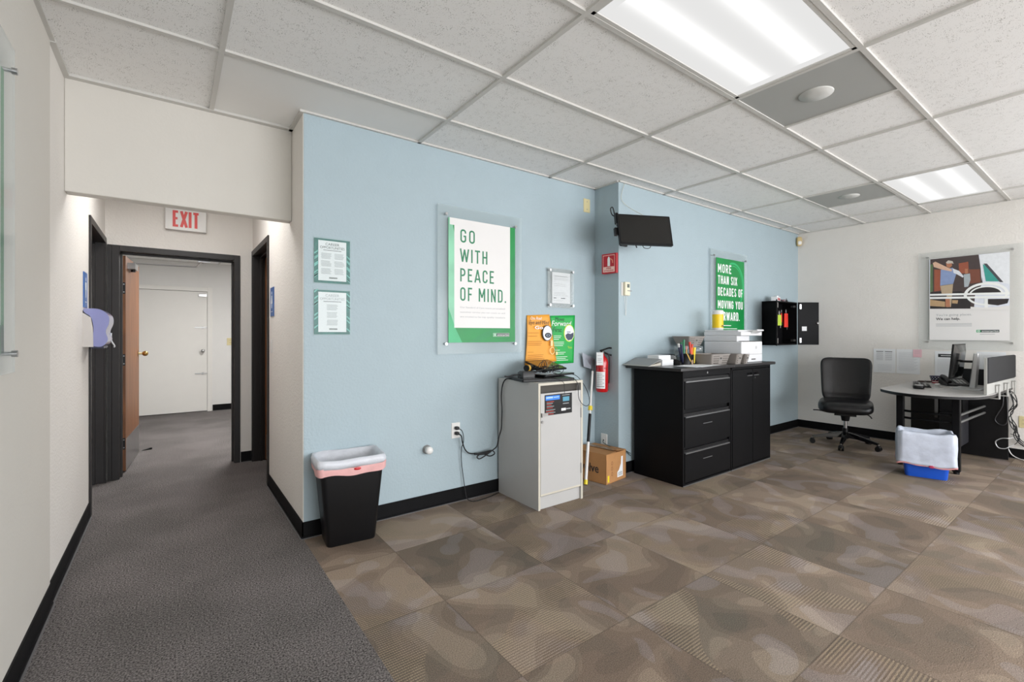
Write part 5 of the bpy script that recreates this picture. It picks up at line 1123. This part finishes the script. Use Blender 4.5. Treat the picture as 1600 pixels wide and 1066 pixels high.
for i in range(41):
    a = 2*PI*i/40; ex_ = lambda c: math.copysign(abs(c)**.28, c); p = Vector((.232*ex_(math.cos(a)), 0, .250*ex_(math.sin(a)))); p.y -= .045*(p.x/.24)**2; p.x *= 1+.05*(p.z/.24); pts.append(tuple(Tb @ Vector((p.x, p.y+.004, p.z))))
m.tube(pts, .006, M_BLACK, sub=2, seg=6); m.build('piping', bk)
m = MB(); m.box(-.16, .16, -.18, .18, .385, .415, M_BLACK); m.box(-.10, .10, -.10, .12, .345, .39, M_BLACK); m.cyl((0, 0, .28), (0, 0, .36), .035, .05, mt=M_BLACK); m.build('mechanism', t)
m = MB(); m.tube([(0, .10, .40), (0, .24, .40), (0, .275, .46), (0, .268, .62)], .018, M_BLACK); m.build('back_bracket', t)
m = MB(); m.tube([(-.08, -.05, .365), (-.16, -.06, .368), (-.24, -.07, .385), (-.30, -.075, .385)], .006, M_BLACK); m.build('tilt_lever', t)
m = MB(); m.tube([(.10, -.04, .38), (.20, -.05, .37), (.235, -.06, .335)], .006, M_BLACK); m.build('height_lever', t)
m = MB(); m.cyl((0, 0, .19), (0, 0, .30), .018, mt=M_CHROME); m.cyl((0, 0, .08), (0, 0, .20), .030, .026, mt=M_BLACK); m.build('gas_lift', t)
base_a = 47-(197-270)
for k in range(5):
    a = math.radians(base_a+72*k); c, s_ = math.cos(a), math.sin(a); R_ = .315
    m = MB(); lo = []
    for (r_, z, hw_, hh) in ((.02, .125, .032, .030), (.12, .115, .026, .022), (R_, .078, .016, .012)):
        lo.append([(c*r_-s_*hw_, s_*r_+c*hw_, z-hh), (c*r_+s_*hw_, s_*r_-c*hw_, z-hh), (c*r_+s_*hw_*.7, s_*r_-c*hw_*.7, z+hh), (c*r_-s_*hw_*.7, s_*r_+c*hw_*.7, z+hh)])
    m.loft(lo, M_BLACKG, smooth=False); m.build('base_leg', t, .003)
    m = MB(); px, py = c*R_, s_*R_; tx, ty = -s_, c
    for s2 in (-1, 1): m.cyl((px+tx*.006*s2-0, py+ty*.006*s2, .027), (px+tx*.024*s2, py+ty*.024*s2, .027), .026, mt=M_BLACK, seg=20)
    m.cyl((px, py, .03), (px, py, .075), .008, mt=M_CHROME, seg=10); m.se((px, py, .045), (.022, .022, .018), .7, .7, M_BLACK); m.build('caster', t)

# ------------------------------------------------------------------ desk
ZD = .722
t = thing('desk', 'peninsula desk with a pale rounded top and black legs at the right wall', 'desk', (5.9, 1.13, 0)); O = (5.9, 1.13)
out = [(6.835, .757), (6.15, .757), (5.95, .757), (5.75, .765), (5.58, .795), (5.46, .845), (5.375, .93), (5.315, 1.03), (5.295, 1.13), (5.305, 1.22), (5.355, 1.32), (5.42, 1.39), (5.52, 1.47), (5.575, 1.50), (5.66, 1.515), (5.80, 1.516), (6.835, 1.516)]
def _sm(P):
    out_ = [P[0]]
    for i in range(1, len(P)-2):
        a, b, c, d = [Vector(P[i+k]) for k in (-1, 0, 1, 2)]
        for j in range(5):
            u = j/5; out_.append(tuple(0.5*((2*b)+(c-a)*u+(2*a-5*b+4*c-d)*u*u+(3*b-3*c+d-a)*u**3)))
    return out_+[P[-2], P[-1]]
out = _sm(out)
def outl(k, z): 
    r_ = []
    for x, y in out:
        cx_, cy_ = 6.2, 1.14; r_.append((cx_+(x-cx_)*(k if x < 6.8 else 1)-O[0], cy_+(y-cy_)*k-O[1], z))
    return r_
m = MB(); m.loft([outl(1, ZD-.003), outl(1, ZD)], M_DESK, False, True, smooth=False); m.build('top', t)
m = MB(); m.loft([outl(.985, ZD-.030), outl(1.0, ZD-.026), outl(1.002, ZD-.003)], M_BLACK, True, False, smooth=False); tag(m.build('edge_band', t), 'black rounded edge band')
for y in (.972, 1.366):
    m = MB(); m.box(5.635-O[0], 5.685-O[0], y-.028-O[1], y+.028-O[1], .02, ZD-.03, M_BLACKMETAL); m.cyl((5.66-O[0], y-O[1], 0), (5.66-O[0], y-O[1], .02), .022, mt=M_BLACK); m.build('leg', t, .006)
m = MB(); m.box(6.655-O[0], 6.675-O[0], .768-O[1], 1.515-O[1], .008, ZD-.03, M_BLACK); m.build('modesty_panel', t, .001)
for z in (.520, .455):
    pts = [(5.67, .99), (5.645, 1.06), (5.632, 1.169), (5.645, 1.28), (5.67, 1.35)]
    m = MB(); m.tube([(x-O[0], y-O[1], z) for x, y in pts], .011, M_BLACKMETAL, sub=5); m.build('front_rail', t)
    m = MB(); m.tube([(5.68-O[0], .965-O[1], z), (6.2-O[0], .95-O[1], z), (6.66-O[0], .935-O[1], z)], .012, mat('dark_grey_rail', '#5d5d5c', .4), sub=3); m.build('side_rail', t)
m = MB(); m.box(6.30-O[0], 6.64-O[0], 1.22-O[1], 1.245-O[1], .40, ZD-.03, mat('mid_grey_panel', '#5b5a58', .5)); m.build('cable_tray', t)
t = thing('computer_tower', 'dark computer case hung under the desk', 'computer', (6.42, 1.12, .14)); m = MB(); m.box(-.18, .18, -.08, .08, 0, .33, mat('case_dark_grey', '#2c2c30', .4)); m.build('case', t, .01); m = MB(); m.box(-.186, -.18, -.075, .075, .005, .325, M_BLACK); m.build('front_panel', t); m = MB(); m.box(-.12, .12, -.086, .086, .33, .545, M_BLACK); m.build('hanging_bracket', t)
# screens on the desk edge
t = thing('desk_divider', 'black fabric desk screen with a white frame clipped to the desk end', 'desk screen', (6.24, .7675, ZD), math.radians(-2.3)); x0, x1 = -.56, .56
m = MB(); m.box(x0+.014, x1, -.014, .014, .098, .325, mat('black_fabric', '#17181b', .9, var=.08, vscale=200)); m.build('fabric_panel', t, .010)
M_DW = mat('divider_white', '#a3a39f', .45); m = MB(); m.box(x0, x0+.012, -.008, .010, .001, .325, M_DW); m.box(x0+.0125, x1, -.0075, .0075, .001, .097, M_DW); tag(m.build('frame', t), 'white metal lower frame')
for x in (-.25, .08, .40): m = MB(); m.box(x-.020, x+.020, -.036, -.027, -.05, .075, M_DW); m.box(x-.020, x+.020, -.036, -.0085, .065, .075, M_DW); m.box(x-.020, x+.020, -.036, .03, -.055, -.045, M_DW); m.build('clamp', t, .002)
t = thing('desk_divider', 'low black desk screen along the right wall', 'desk screen', (6.79, 1.0, ZD+.0005)); m = MB(); m.box(-.012, .012, -.22, .12, 0, .165, mat('black_fabric', '#17181b')); m.build('fabric_panel', t, .004)
m = MB(); m.box(-.018, .018, -.2, .1, 0, .012, M_BLACK); m.build('base', t)
# desk monitor
t = thing('monitor', 'black desktop monitor seen from behind on a silver stand', 'monitor', (6.20, .955, ZD+.0005)); 
m = MB(); m.loft([rr(.0, .02, .26, .20, .03, 0), rr(.0, .02, .26, .20, .03, .008), rr(.0, .02, .24, .18, .03, .014)], M_SILVER, smooth=False); m.build('stand_base', t)
m = MB(); m.loft([rr(.03, -.005, .10, .045, .008, .012), rr(.03, -.03, .085, .035, .008, .345)], M_SILVER, smooth=False); m.build('stand_column', t)
m = MB(); m.box(-.01, .05, -.02, .075, .255, .275, M_BLACK); m.build('stand_arm', t)
Tm = Matrix.Translation((-.01, .095, .270)) @ Matrix.Rotation(math.radians(5), 4, 'X')
m = MB(); m.box(-.245, .245, .0, .014, -.165, .165, M_BLACK, Tm); m.loft([[(x, 0, z) for x, z in ((-.235, -.155), (.235, -.155), (.235, .155), (-.235, .155))], [(x, -.022, z) for x, z in ((-.16, -.10), (.16, -.10), (.16, .10), (-.16, .10))], [(x, -.03, z) for x, z in ((-.10, -.06), (.10, -.06), (.10, .06), (-.10, .06))]], M_BLACKG, smooth=True, T=Tm); m.build('housing', t); m = MB(); m.box(-.235, .235, .014, .0148, -.15, .155, M_BLACKG, Tm); m.build('screen', t)
# phone
t = thing('desk_phone', 'black office telephone beside the monitor', 'phone', (6.52, 1.13, ZD+.0005), math.radians(-60)); Tm = Matrix.Rotation(math.radians(16), 4, 'X')
m = MB(); m.add([(-.10, -.10, 0), (.10, -.10, 0), (.10, .10, 0), (-.10, .10, 0), (-.10, -.10, .015), (.10, -.10, .015), (.10, .10, .075), (-.10, .10, .075)], [(0, 3, 2, 1), (4, 5, 6, 7), (0, 1, 5, 4), (1, 2, 6, 5), (2, 3, 7, 6), (3, 0, 4, 7)], M_BLACK); m.build('base', t, .006)
m = MB(); 
for i in range(3):
    for j in range(4): m.box(-.01+i*.028, .010+i*.028, -.075+j*.028, -.055+j*.028, .0, .006, M_GREY, Matrix.Translation((0, 0, .0455)) @ Tm)
m.build('keypad', t); m = MB(); m.tube([(-.072, -.09, .040), (-.072, -.05, .060), (-.072, .04, .085), (-.072, .09, .088)], .018, M_BLACK); m.build('handset', t)
t = thing('keyboard', 'black computer keyboard lying on the desk', 'keyboard', (6.16, 1.315, ZD+.0005), math.radians(14)); m = MB(); m.add([(-.15, -.065, 0), (.15, -.065, 0), (.15, .065, 0), (-.15, .065, 0), (-.15, -.065, .010), (.15, -.065, .010), (.15, .065, .034), (-.15, .065, .034)], [(0, 3, 2, 1), (4, 5, 6, 7), (0, 1, 5, 4), (1, 2, 6, 5), (2, 3, 7, 6), (3, 0, 4, 7)], M_BLACK); m.build('body', t, .003)
m = MB(); Tk = Matrix.Translation((0, 0, .0225)) @ Matrix.Rotation(math.atan2(.024, .13), 4, 'X')
for r in range(5):
    for c_ in range(15): m.box(-.142+c_*.019, -.142+c_*.019+.016, -.055+r*.022, -.055+r*.022+.018, 0, .006, M_GREY if r % 2 else M_BLACK, Tk)
m.build('keys', t)
t = thing('computer_mouse', 'large black mouse at the near end of the keyboard', 'mouse', (5.86, 1.275, ZD+.0005), math.radians(-75)); m = MB(); m.se((0, 0, .018), (.045, .062, .020), .6, .6, M_BLACK); m.build('shell', t); m = MB(); m.se((0, -.01, .034), (.034, .046, .007), .6, .6, M_GREY); m.build('buttons', t)
t = thing('eyeglasses', 'dark folded eyeglasses near the patterned bowl', 'glasses', (6.62, 1.385, ZD+.0005), math.radians(-65)); m = MB(); [m.tube([(cx_+.026*math.cos(a), .018*math.sin(a), .018+.0*a) for a in [2*PI*i/10 for i in range(11)]], .004, mat('tortoise', '#3a2218', .3), sub=2) for cx_ in (-.032, .032)]; m.tube([(-.006, 0, .02), (.006, 0, .02)], .004, mat('tortoise', '#3a2218')); m.build('rims', t); m = MB(); m.tube([(-.058, 0, .018), (-.05, .02, .008), (.05, .03, .006)], .004, mat('tortoise', '#3a2218')); m.tube([(.058, 0, .018), (.05, .03, .008), (-.05, .04, .006)], .004, mat('tortoise', '#3a2218')); m.build('temple', t)
t = thing('bowl', 'small bowl with a red, white and navy stars pattern', 'bowl', (6.66, 1.300, ZD+.0005)); m = MB(); m.lathe([(.038, 0), (.046, .03)], mat('bowl_red', '#a62436', .4)); m.lathe([(.046, .03), (.058, .078), (.056, .080), (.052, .077)], mat('bowl_navy', '#1d1c3a', .4), cap0=False); m.lathe([(.0425, .014), (.0445, .022)], M_WHITE, cap0=False, cap1=False); m.build('shell', t)
m = MB()
for row, (z, n, ofs) in enumerate(((.066, 14, 0), (.050, 12, .2), (.037, 12, 0))):
    for k in range(n):
        a = 2*PI*k/n+ofs; r_ = .0455+(z-.03)*.24
        m.se((r_*math.cos(a), r_*math.sin(a), z), (.004, .004, .004), 1, 1, M_WHITE, nu=6, nv=4)
m.build('star_pattern', t)
# cables
t = thing('white_cable', 'white charging cable looping on the desk top', 'cable', (6.2, 1.2, ZD)); m = MB(); m.tube(rel([(6.36, 1.235, .728), (6.30, 1.20, .726), (6.16, 1.17, .725), (6.04, 1.21, .725), (5.98, 1.18, .725), (6.05, 1.12, .725), (6.20, 1.10, .725), (6.34, 1.14, .725)], (6.2, 1.2, ZD)), .0025, M_WHITE); m.se((.16, .035, .012), (.028, .02, .012), .5, .5, M_WHITE); m.build('cable', t)
t = thing('cable_bundle', 'bundle of black cables hanging behind the desk end', 'cables', (6.80, .75, 0)); m = MB(); rn = random.Random(5)
C0 = [(6.79, .79, .70), (6.80, .755, .657), (6.80, .738, .55), (6.80, .768, .462), (6.80, .770, .397), (6.80, .745, .318), (6.80, .729, .244), (6.80, .72, .182), (6.80, .66, .137)]
for k in range(4): m.tube(rel([(x, y+rn.uniform(-.02, .02), z) for x, y, z in C0], (6.80, .75, 0)), .004, M_CORD)
m.tube(rel([(6.80, .76, .40), (6.80, .73, .34), (6.80, .72, .27), (6.80, .70, .20), (6.80, .62, .14)], (6.80, .75, 0)), .004, M_CORD); m.tube(rel([(6.80, .77, .25), (6.80, .71, .22), (6.80, .73, .16), (6.80, .79, .10)], (6.80, .75, 0)), .003, M_CORD); m.build('cable', t)
t = thing('black_cable', 'black cable loop hanging against the desk back panel', 'cable', (6.645, .80, 0)); m = MB(); m.tube(rel([(6.645, .800, .69), (6.643, .805, .548), (6.643, .836, .467), (6.643, .858, .4), (6.643, .836, .359), (6.643, .801, .352), (6.643, .774, .393), (6.643, .772, .509), (6.645, .78, .69)], (6.645, .80, 0)), .006, mat('cord_charcoal', '#2d2d2f', .35)); m.build('cable', t)
t = thing('grey_cable', 'pale grey cable loop low behind the desk panel', 'cable', (6.645, .80, 0)); m = MB(); m.tube(rel([(6.70, .74, .23), (6.645, .762, .225), (6.643, .814, .215), (6.643, .854, .176), (6.643, .836, .122), (6.645, .792, .118), (6.66, .76, .14), (6.75, .74, .15)], (6.645, .80, 0)), .005, M_SILVER); m.build('cable', t)
t = thing('white_cable', 'white cable lying along the baseboard below the yellowed outlet', 'cable', (6.8, .72, 0)); m = MB(); m.tube(rel([(6.82, .79, .10), (6.825, .765, .04), (6.81, .72, .012), (6.78, .66, .006), (6.75, .55, .005)], (6.8, .72, 0)), .005, M_WHITE); m.build('cable', t)

# ------------------------------------------------------------------ hallway fittings
t = thing('exit_sign', 'white exit sign with red EXIT letters over the hallway door', 'exit sign', (.107, YH, 2.20)); m = MB(); m.box(-.155, .155, -.045, 0, 0, .195, M_WHITE); m.build('housing', t, .004)
m = MB(); m.strokes('EXIT', -.095, .028, .19, .145, -.0458, mat('exit_red', '#dc3a33', .4), .15); m.build('lettering', t)
M_SIGNB = mat('sign_blue', '#2a62a8', .35)
for side, loc, rz, lab in ((0, (XL-.005, 4.080, 1.425), RZ_L, 'narrow blue restroom sign on the left hallway wall'), (1, (XA, 4.095, 1.395), RZ_R, 'narrow blue restroom sign on the right hallway wall')):
    t = thing('restroom_sign', lab, 'sign', loc, rz, 'blue restroom signs'); m = MB(); m.box(-.075, .075, -.006, 0, 0, .23, M_SIGNB); m.build('plate', t, .002)
    m = MB(); m.disc(0, .185, .013, .013, -.0065, M_WHITEINK, 16); m.poly([(-.028, .165), (.028, .165), (.022, .115), (.012, .115), (.010, .065), (-.010, .065), (-.012, .115), (-.022, .115)] if side == 0 else [(-.015, .165), (.015, .165), (.032, .10), (.010, .10), (.010, .065), (-.010, .065), (-.010, .10), (-.032, .10)], -.0065, M_WHITEINK)
    m.rect(-.03, .03, .034, .040, -.0065, M_WHITEINK); m.build('pictogram', t)
t = thing('towel_dispenser', 'grey and lilac paper towel dispenser on the left hallway wall', 'dispenser', (XL-.005, 4.13, 1.170), RZ_L)
Hh = .245; prof = [(0, .0), (.060, .0), (.10, .012), (.125, .045), (.118, .10), (.128, .16), (.125, .205), (.085, .238), (0, .245)]
def cr(P, sub=5):
    n = len(P); out_ = []
    for i in range(n):
        a, b, c, d = [Vector(P[(i+k) % n]) for k in (-1, 0, 1, 2)]
        for j in range(sub):
            u = j/sub; out_.append(tuple(0.5*((2*b)+(c-a)*u+(2*a-5*b+4*c-d)*u*u+(3*b-3*c+d-a)*u**3)))
    return out_
def side_extr(m, prof, x0, x1, mt, sm=False): m.loft([[(x0, -y, z) for y, z in prof], [(x1, -y, z) for y, z in prof]], mt, smooth=sm)
m = MB(); side_extr(m, [(0, 0), (.052, .0), (.050, .12), (.040, .19), (0, .22)], -.148, .148, mat('dispenser_grey', '#c9c4bf', .4)); m.build('back_body', t, .004)
m = MB(); side_extr(m, cr([(.03, .02), (.055, .004), (.095, .004), (.122, .045), (.112, .10), (.128, .155), (.124, .205), (.085, .242), (.03, .247), (.004, .240), (.012, .218), (.040, .19), (.052, .12), (.045, .06)]), -.142, .142, mat('translucent_lilac', '#8f93c6', .15, coat=.4, alpha=.92), False); tag(m.build('front_cover', t, .004), 'translucent lilac front cover')
m = MB(); m.tube([(.120, -.118, .09), (.120, -.118, .04), (.120, -.135, .002), (.120, -.132, -.010)], .005, M_SILVER); m.box(-.12, .12, -.10, -.04, -.010, .004, mat('navy_plastic', '#1c2140', .4)); m.build('tear_bar', t)
t = thing('paper_notice', 'small white plate on the right hallway wall below the blue sign', 'wall plate', (XA, 4.13, 1.10), RZ_R); m = MB(); m.box(-.03, .03, -.006, 0, 0, .11, M_WHITE); m.build('plate', t, .002)
t = thing('rubber_wedge', 'small dark doorstop wedge on the floor by the open door', 'doorstop', (-.262, 6.36, 0), .3); m = MB(); m.add([(0, -.015, 0), (.09, -.015, 0), (.09, .015, 0), (0, .015, 0), (.09, -.015, .02), (.09, .015, .02)], [(0, 3, 2, 1), (0, 1, 4), (3, 5, 2), (1, 2, 5, 4), (0, 4, 5, 3)], M_BLACK); m.build('wedge', t)
